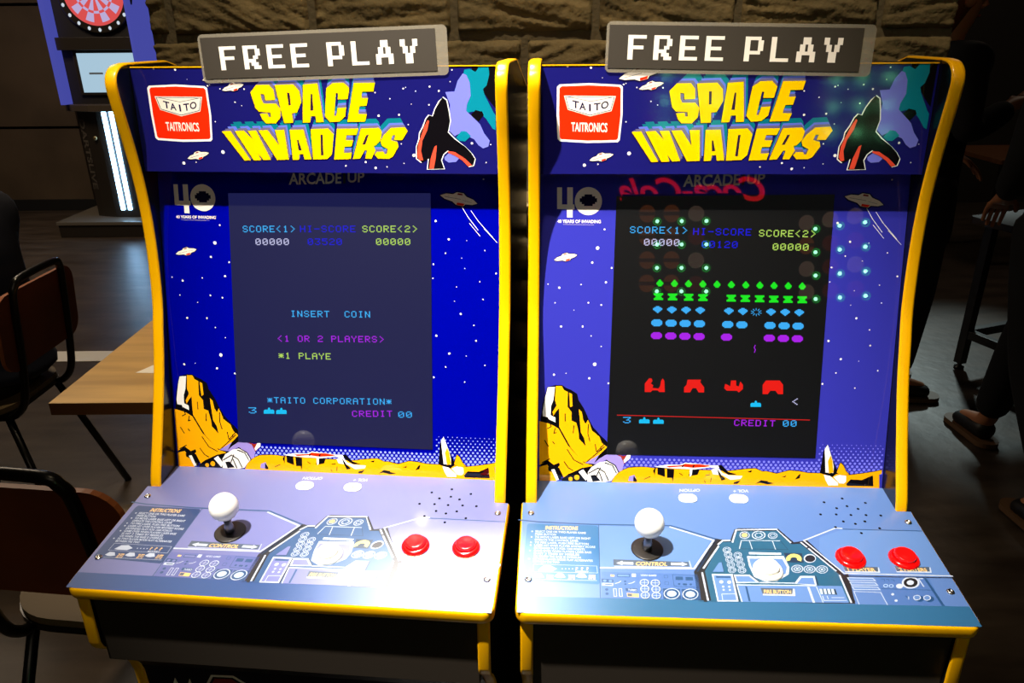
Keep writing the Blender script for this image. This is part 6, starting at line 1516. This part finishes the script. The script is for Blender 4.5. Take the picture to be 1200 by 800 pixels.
def make_chair(label, loc, rz):
    t = thing('cafe_chair', label, 'chair', loc, rz, 'tube frame chairs on the left')
    path = smooth_path([(-0.13, 0.02, 0.432), (-0.13, -0.12, 0.434), (-0.13, -0.165, 0.45), (-0.128, -0.195, 0.50), (-0.126, -0.215, 0.62), (-0.124, -0.235, 0.80), (-0.114, -0.243, 0.845), (-0.08, -0.246, 0.862), (0.08, -0.246, 0.862), (0.114, -0.243, 0.845), (0.124, -0.235, 0.80), (0.126, -0.215, 0.62), (0.128, -0.195, 0.50), (0.13, -0.165, 0.45), (0.13, -0.12, 0.434), (0.13, 0.02, 0.432)], 5)
    b = MB(); b.tube(path, 0.0115, tubeblack, 12); b.build('back_frame', t)
    b = MB(); n = 12; vs = []; out = rrect(0.39, 0.235, 0.055, 6)
    def cv(x, z, d): return Vector((x, -0.205-0.10*(z-0.62)+0.22*x*x*0.5+d, z))
    F = [cv(x, z+0.712, 0.0) for x, z in out]; K = [cv(x, z+0.712, -0.012) for x, z in out]; m = len(out)
    tris = tessellate_polygon([[Vector((x, z, 0)) for x, z in out]])
    b.add(F, [tuple(q) for q in tris], ply); b.add(K, [tuple(q)[::-1] for q in tris], ply); b.add(F+K, [(i, (i+1) % m, m+(i+1) % m, m+i) for i in range(m)], plyedge); b.build('backrest', t)
    b = MB(); b.prism(rrect(0.40, 0.40, 0.12, 8), (Vector((0, 0.05, 0.440)), X, Vector((0, 1, 0)), Vector((0, 0, 1))), 0.014, tubeblack); b.prism(rrect(0.395, 0.395, 0.12, 8), (Vector((0, 0.05, 0.454)), X, Vector((0, 1, 0)), Vector((0, 0, 1))), 0.016, tan); b.build('seat', t)
    b = MB(); b.tube([(-0.13, -0.10, 0.43), (-0.13, 0.18, 0.43), (0.13, 0.18, 0.43), (0.13, -0.10, 0.43), (-0.13, -0.10, 0.43)], 0.010, tubeblack, 8); b.build('seat_frame', t)
    for sx in (-1, 1):
        b = MB(); b.tube([(sx*0.13, -0.13, 0.43), (sx*0.20, -0.25, 0.0)], 0.0115, tubeblack, 12); b.build('leg', t)
        b = MB(); b.tube([(sx*0.13, 0.17, 0.43), (sx*0.17, 0.21, 0.0)], 0.0115, tubeblack, 12); b.build('leg', t)
    return t
make_chair('tube frame chair with the person in navy sitting on it', (-1.66, 2.15, 0), radians(90))
make_chair('empty tube frame chair nearest the left arcade machine, pulled up to the oak table', (-0.80, 1.265, 0), radians(-7))

# ------------------------------------------------------------------ people
def skin(name, nodes, edges, m, parent, sub=2):
    me = bpy.data.meshes.new(name); me.from_pydata([n[0] for n in nodes], edges, []); me.materials.append(m)
    o = bpy.data.objects.new(name, me); COL.objects.link(o); o.parent = parent
    sk = o.modifiers.new('skin', 'SKIN'); sk.use_smooth_shade = True
    for i, n in enumerate(nodes):
        r = n[1]; me.skin_vertices[0].data[i].radius = r if isinstance(r, tuple) else (r, r); me.skin_vertices[0].data[i].use_root = (i == 0)
    sb = o.modifiers.new('sub', 'SUBSURF'); sb.levels = sub; sb.render_levels = sub
    return o
skinm = mat('skin_tone', '#b87850', 0.5); navy = mat('navy_cloth', '#141a30', 0.85); blackc = mat('black_cloth', '#060607', 0.9); hairb = mat('auburn_hair', '#6a3412', 0.55); darkhair = mat('dark_hair', '#140c08', 0.5)
jeans = mat('dark_trousers', '#0c0d12', 0.85); leather = mat('shoe_dark', '#120d0b', 0.5); sole = mat('shoe_sole', '#6a4c30', 0.6)
def hand(nodes, edges, wi, d, up, side):
    # palm and five curled fingers hanging off wrist node wi; d = pointing direction, up = back of the hand, side = towards the thumb
    w = Vector(nodes[wi][0]); d = Vector(d).normalized(); up = Vector(up).normalized(); s = Vector(side).normalized()
    p1 = len(nodes); nodes.append((tuple(w+d*0.035), (0.030, 0.016))); edges.append((wi, p1))
    p2 = len(nodes); nodes.append((tuple(w+d*0.080), (0.036, 0.013))); edges.append((p1, p2))
    for k, (off, L) in enumerate(((0.027, 0.068), (0.009, 0.076), (-0.009, 0.071), (-0.026, 0.056))):
        prev = p2; q = w+d*0.085+s*off
        for j, (f, dr) in enumerate(((0.05, 0.0), (0.45, -0.10), (0.78, -0.32), (1.0, -0.58))):
            i = len(nodes); nodes.append((tuple(q+d*(L*f)+up*(L*dr)), 0.0085-0.0008*j)); edges.append((prev, i)); prev = i
    prev = p1; q = w+d*0.03+s*0.025
    for j, (a, c_, e) in enumerate(((0.012, 0.012, 0), (0.035, 0.026, -0.006), (0.058, 0.030, -0.016))):
        i = len(nodes); nodes.append((tuple(q+d*a+s*c_+up*e), 0.0095-0.001*j)); edges.append((prev, i)); prev = i
def person(label, loc, rz, J, top, bottom, hair, coat=0.0, longhair=False, group=None):
    t = thing('person', label, 'person', loc, rz, group); V = lambda k: Vector(J[k])
    nodes = []; edges = []
    def add(p, r, prev=None):
        nodes.append((tuple(p), r)); i = len(nodes)-1
        if prev is not None: edges.append((prev, i))
        return i
    pel = add(V('pelvis'), 0.09); mid = add((V('pelvis')+V('chest'))/2, 0.095, pel); ch = add(V('chest'), 0.095, mid)
    nk = add(V('neck'), 0.052, add(V('chest')*0.5+V('neck')*0.5, 0.07, ch)); hd = V('head'); up = (hd-V('neck')).normalized(); fw = Vector(J.get('face', (0, 1, 0)))
    jaw = add(hd-up*0.055+fw*0.018, (0.062, 0.070), nk); sk_ = add(hd+up*0.02, (0.076, 0.090), jaw); add(hd+up*0.085-fw*0.01, (0.055, 0.065), sk_)
    for sd, L in ((-1, 'l'), (1, 'r')):
        s0 = add(V('sh_'+L), 0.055, ch); e = add(V('el_'+L), 0.036, s0); w = add(V('wr_'+L), 0.027, e)
        d = (V('wr_'+L)-V('el_'+L)).normalized(); u_ = Vector((0, 0, 1)) if abs(d.z) < 0.8 else Vector((-sd, 0, 0)); s_ = d.cross(u_)*(-sd); hand(nodes, edges, w, d, u_, s_)
        h = add(V('hip_'+L), 0.064, pel); k = add(V('kn_'+L), 0.050, h); a = add(V('an_'+L), 0.036, k); f = Vector(J['toe_'+L]); add(f, (0.04, 0.025), a)
    skin('body', nodes, edges, skinm, t)
    # face: eyes, nose, mouth and ears
    sdv = up.cross(fw).normalized()
    for q in (-1, 1):
        b = MB(); c = hd+up*0.012+fw*0.081+sdv*q*0.030; b.lathe([(max(.0005, 0.009*sin(i*pi/6)), -0.009*cos(i*pi/6)) for i in range(7)], (c, sdv, up, fw), mat('eye_white', '#d8d0c8', 0.3), 10); b.lathe([(0.0045, 0.0070), (0.0040, 0.0094)], (c, sdv, up, fw), darkhair, 10); b.build('eye', t)
        b = MB(); c = hd+sdv*q*0.078; b.lathe([(max(.0005, 0.026*sin(i*pi/6)), -0.010*cos(i*pi/6)) for i in range(7)], (c, fw, up, sdv), skinm, 12); b.build('ear', t)
    b = MB(); b.tube([hd+up*0.02+fw*0.084, hd-up*0.012+fw*0.104, hd-up*0.022+fw*0.088], [0.008, 0.012, 0.010], skinm, 8); b.build('nose', t)
    b = MB(); b.tube([hd-up*0.052+fw*0.082-sdv*0.022, hd-up*0.054+fw*0.090, hd-up*0.052+fw*0.082+sdv*0.022], 0.005, mat('lips', '#8c4438', 0.5), 8); b.build('mouth', t)
    # clothes
    n2 = []; e2 = []
    def ad2(p, r, prev=None):
        n2.append((tuple(p), r)); i = len(n2)-1
        if prev is not None: e2.append((prev, i))
        return i
    hem = V('pelvis')-Vector((0, 0, coat))
    m0 = ad2((V('pelvis')+V('chest'))/2, (0.155, 0.145)); p0 = ad2(V('pelvis')+Vector((0, 0, 0.0)), (0.165, 0.155), m0)
    hem = hem-Vector((0, 0, 0.06))
    if True: ad2(hem, (0.185, 0.175), p0)
    c0 = ad2(V('chest'), (0.160, 0.150), m0); u0 = ad2(V('chest')*0.45+V('neck')*0.55, 0.125, c0); ad2(V('neck')-up*0.01, 0.068, u0)
    for L in 'lr':
        s0 = ad2(V('sh_'+L), 0.078, u0); e = ad2(V('el_'+L), 0.060, s0); ad2(V('wr_'+L)*0.95+V('el_'+L)*0.05, 0.043, e)
    skin('jacket', n2, e2, top, t)
    n3 = []; e3 = []
    def ad3(p, r, prev=None):
        n3.append((tuple(p), r)); i = len(n3)-1
        if prev is not None: e3.append((prev, i))
        return i
    pr = ad3(V('pelvis')+Vector((0, 0, 0.05)), 0.125)
    for L in 'lr': h = ad3(V('hip_'+L)-Vector((0, 0, 0.02)), 0.100, pr); k = ad3(V('kn_'+L), 0.078, h); ad3(V('an_'+L)+Vector((0, 0, 0.02)), 0.062, k)
    skin('trousers', n3, e3, bottom, t)
    for L in 'lr':
        a = V('an_'+L); f = Vector(J['toe_'+L]); d = (f-a); d.z = 0; d.normalize(); z0 = min(a.z-0.08, f.z-0.03)
        s_ = skin('shoe', [(tuple(a-d*0.035+Vector((0, 0, -0.03))), (0.044, 0.045)), (tuple((a*0.5+f*0.5)+Vector((0, 0, -0.012))), (0.046, 0.036)), (tuple(f+d*0.02), (0.042, 0.028))], [(0, 1), (1, 2)], leather, t)
        b = MB(); P = rrect(0.09, 0.27, 0.044, 6); ctr = (a+f)/2; sd2 = Vector((d.y, -d.x, 0)); b.prism(P, (Vector((ctr.x, ctr.y, a.z-0.085)), sd2, d, Vector((0, 0, 1))), 0.02, sole); b.build('sole', s_)
    hn = [(tuple(hd+up*0.075-fw*0.01), (0.085, 0.090)), (tuple(hd+up*0.03-fw*0.026), (0.096, 0.094)), (tuple(hd-up*0.05-fw*0.042), (0.082, 0.066))]; he = [(0, 1), (1, 2)]
    if longhair: hn += [(tuple(hd-up*0.16-fw*0.075), (0.085, 0.045)), (tuple(hd-up*0.26-fw*0.085), (0.075, 0.035))]; he += [(2, 3), (3, 4)]
    skin('hair', hn, he, hair, t)
    return t
SIT = dict(pelvis=(0, 0, 0.56), chest=(0, 0.02, 0.90), neck=(0, 0.09, 1.08), head=(0, 0.16, 1.22), face=(0, 0.93, -0.36), sh_l=(-0.19, 0.05, 1.00), sh_r=(0.19, 0.05, 1.00), el_l=(-0.25, 0.18, 0.76), el_r=(0.25, 0.18, 0.76), wr_l=(-0.14, 0.40, 0.70), wr_r=(0.14, 0.40, 0.70),
    hip_l=(-0.10, 0.03, 0.555), hip_r=(0.10, 0.03, 0.555), kn_l=(-0.12, 0.46, 0.53), kn_r=(0.12, 0.46, 0.53), an_l=(-0.12, 0.42, 0.10), an_r=(0.12, 0.42, 0.10), toe_l=(-0.13, 0.55, 0.045), toe_r=(0.13, 0.55, 0.045))
person('seated person in a navy top seen from behind at far left', (-1.61, 2.17, 0), radians(90), SIT, navy, jeans, darkhair)
ST = dict(pelvis=(0, 0, 0.95), chest=(0, 0.01, 1.30), neck=(0, 0.0, 1.47), head=(0, 0.02, 1.60), sh_l=(-0.18, 0, 1.40), sh_r=(0.18, 0, 1.40), el_l=(-0.24, 0.04, 1.12), el_r=(0.25, 0.00, 1.14), wr_l=(-0.20, 0.22, 1.02), wr_r=(0.17, 0.20, 1.24),
    hip_l=(-0.10, 0, 0.92), hip_r=(0.10, 0, 0.92), kn_l=(-0.11, 0.02, 0.50), kn_r=(0.11, 0.02, 0.50), an_l=(-0.11, 0, 0.09), an_r=(0.11, 0, 0.09), toe_l=(-0.12, 0.14, 0.04), toe_r=(0.12, 0.14, 0.04))
person('standing person in a black coat with auburn hair, right of the brick pillar', (1.66, 3.06, 0), radians(-90), ST, blackc, jeans, hairb, coat=0.28, longhair=True)
WK = dict(ST, kn_l=(-0.10, -0.10, 0.50), an_l=(-0.10, -0.34, 0.10), toe_l=(-0.10, -0.20, 0.045), kn_r=(0.10, 0.20, 0.52), an_r=(0.10, 0.28, 0.09), toe_r=(0.10, 0.42, 0.04), el_r=(0.25, -0.06, 1.12), wr_r=(0.26, 0.06, 0.90), el_l=(-0.22, 0.0, 1.12), wr_l=(-0.14, 0.16, 1.0))
person('walking person in black trousers at the right edge', (1.76, 2.28, 0), radians(4), WK, blackc, blackc, darkhair)

# ------------------------------------------------------------------ tables on the right
bar = mat('table_bar_black', '#0c0b0b', 0.35)
t = thing('pedestal_table', 'dark table on a black barred base behind the people at right', 'table', (2.50, 3.10, 0), radians(20))
b = MB(); b.prism(rrect(0.7, 0.7, 0.03), (Vector((0, 0, 0.70)), X, Vector((0, 1, 0)), Vector((0, 0, 1))), 0.03, mat('dark_tabletop', '#2c1c12', 0.4)); b.build('tabletop', t)
for s in (-1, 1):
    for q in (-1, 1):
        b = MB(); b.box((s*0.28-0.02, q*0.28-0.02, 0.03), (s*0.28+0.02, q*0.28+0.02, 0.70), bar); l = b.build('leg', t, 0.002)
        b = MB(); b.lathe([(0.022, 0), (0.022, 0.012), (0.010, 0.016), (0.010, 0.032)], (Vector((s*0.28, q*0.28, 0)), X, Vector((0, 1, 0)), Vector((0, 0, 1))), bar, 14); b.build('levelling_foot', l)
    b = MB(); b.box((-0.26, s*0.28-0.018, 0.16), (0.26, s*0.28+0.018, 0.20), bar); b.build('stretcher', t, 0.002)
    b = MB(); b.box((s*0.28-0.018, -0.26, 0.16), (s*0.28+0.018, 0.26, 0.20), bar); b.build('stretcher', t, 0.002)
t = thing('wooden_table', 'brown wooden table far behind the right arcade machine', 'table', (3.62, 5.25, 0))
b = MB(); b.box((-0.45, -0.35, 0.69), (0.45, 0.35, 0.72), mat('walnut_top', '#5c3418', 0.5, vary=('#6c4220', 2, (1, 8, 1)))); b.build('tabletop', t, 0.003)
for sx in (-0.38, 0.38):
    for sy in (-0.28, 0.28): b = MB(); b.box((sx-0.02, sy-0.02, 0), (sx+0.02, sy+0.02, 0.69), bar); b.build('leg', t)

# ------------------------------------------------------------------ cable and connector in the gap between the machines
cab_m = mat('cable_grey', '#3a342c', 0.45); beige = mat('plug_beige', '#b8a888', 0.4)
t = thing('power_cable', 'grey cable with beige plugs hanging down the brick between the machines', 'cable', (0.022, 1.285, 0))
b = MB(); b.tube(smooth_path([(0, 0, 0.02), (-0.003, 0.0, 0.5), (0.004, 0.0, 0.9), (0.0, -0.002, 1.05), (0, 0, 1.18)], 8), 0.0035, cab_m, 8); b.build('cord', t)
b = MB(); b.lathe([(0.0035, 0), (0.006, 0.004), (0.0045, 0.03), (0.008, 0.045), (0.012, 0.055), (0.012, 0.058)], (Vector((0, 0, 1.17)), X, Vector((0, 1, 0)), Vector((0, 0, 1))), beige, 16); b.build('plug', t)
b = MB(); b.box((-0.010, -0.008, 1.030), (0.010, 0.008, 1.052), beige); b.build('connector', t, 0.002)

# ------------------------------------------------------------------ lit menu machines and neon sign across the aisle (mirrored in the dark screen)
mm_body = mat('menu_machine_black', '#0c0b0c', 0.4); led_w = mat('led_green_core', '#c0ffd0', 0.4, emit='#90ffb8', estr=45); led_g = mat('led_green_ring', '#0a5020', 0.4, emit='#08c840', estr=7)
bun = mat('menu_bun', '#a05a20', 0.5, emit='#b05a24', estr=1.6); patty = mat('menu_patty', '#401a0c', 0.5, emit='#6a2010', estr=1.0); redm = mat('menu_red', '#701010', 0.5, emit='#901414', estr=1.1); palem = mat('menu_pale', '#b09080', 0.5, emit='#b08c78', estr=1.5)
def menu_machine(label, loc, rz, lit, kinds, z0):
    t = thing('ticket_machine', label, 'vending machine', loc, rz, 'meal ticket machines across the aisle')
    b = MB(); b.box((-0.27, -0.40, 0.0), (0.27, 0.0, 1.93), mm_body); b.build('cabinet', t, 0.006)
    for r in range(4):
        for c in range(3):
            x = 0.11-0.11*c; z = z0-0.107*r; k = kinds[r][c]     # seen from the machine's front, columns run from its left
            F = (Vector((x-0.045, 0.001, z+0.035)), Vector((-1, 0, 0)), Vector((0, 0, 1)), Vector((0, 1, 0)))
            b = MB()
            if k == 'b':
                b.prism(arc(0, 0.006, 0.036, 0.1, pi-0.1, 10), F, 0.003, bun); b.prism([(-0.038, -0.008), (0.038, -0.008), (0.036, 0.006), (-0.036, 0.006)], F, 0.004, patty); b.prism(arc(0, -0.004, 0.035, pi+0.1, 2*pi-0.1, 10), F, 0.003, bun)
            else: b.lathe([(0.036, 0), (0.036, 0.003), (0.03, 0.004)], F, redm if k == 'r' else palem, 24)
            b.build('menu_picture', t)
            if lit[r][c]:
                F = (Vector((x, 0.001, z)), Vector((-1, 0, 0)), Vector((0, 0, 1)), Vector((0, 1, 0)))
                b = MB(); b.lathe([(0.0185, 0), (0.0185, 0.004), (0.0155, 0.005)], F, led_g, 24); b.lathe([(0.0145, 0.0051), (0.0145, 0.0056)], F, mm_body, 24); l = b.build('button', t)
                b = MB(); b.lathe([(0.0085, 0.0057), (0.0085, 0.009), (0.0065, 0.010)], F, led_w, 16); b.build('button_light', l)
    return t
# the machine faces +y; its own left column is at larger x
menu_machine('black meal ticket machine with lit green buttons, mirrored in the middle of the black screen', (0.503, -1.6, 0), 0, ['011', '111', '011', '111'], ['pbb', 'rbb', 'pbb', 'rbb'], 1.80)
menu_machine('black meal ticket machine with lit green buttons, mirrored right of the black screen', (1.20, -1.6, 0), radians(40), ['111', '111', '111', '111'], ['ppp', 'rrb', 'prp', 'rrp'], 1.775)
c = bpy.data.curves.new('neon_sign', 'FONT'); c.body = 'Coca-Cola'; c.shear = 0.35; c.size = 0.165; c.offset = 0.0; c.extrude = 0.004; c.bevel_depth = 0.003; c.align_x = 'CENTER'
c.materials.append(mat('neon_red', '#400404', 0.4, emit='#ff1420', estr=6))
o = bpy.data.objects.new('neon_sign', c); COL.objects.link(o); o.location = (0.60, -1.9, 1.965); o.rotation_euler = (radians(90), 0, radians(180))
me = bpy.data.meshes.new_from_object(o.evaluated_get(bpy.context.evaluated_depsgraph_get())); mw_ = o.matrix_basis.copy(); bpy.data.objects.remove(o); bpy.data.curves.remove(c)
o = bpy.data.objects.new('neon_sign', me); COL.objects.link(o); o.matrix_basis = mw_
tag(o, 'red glowing script neon sign, mirrored above the black game screen', 'sign')
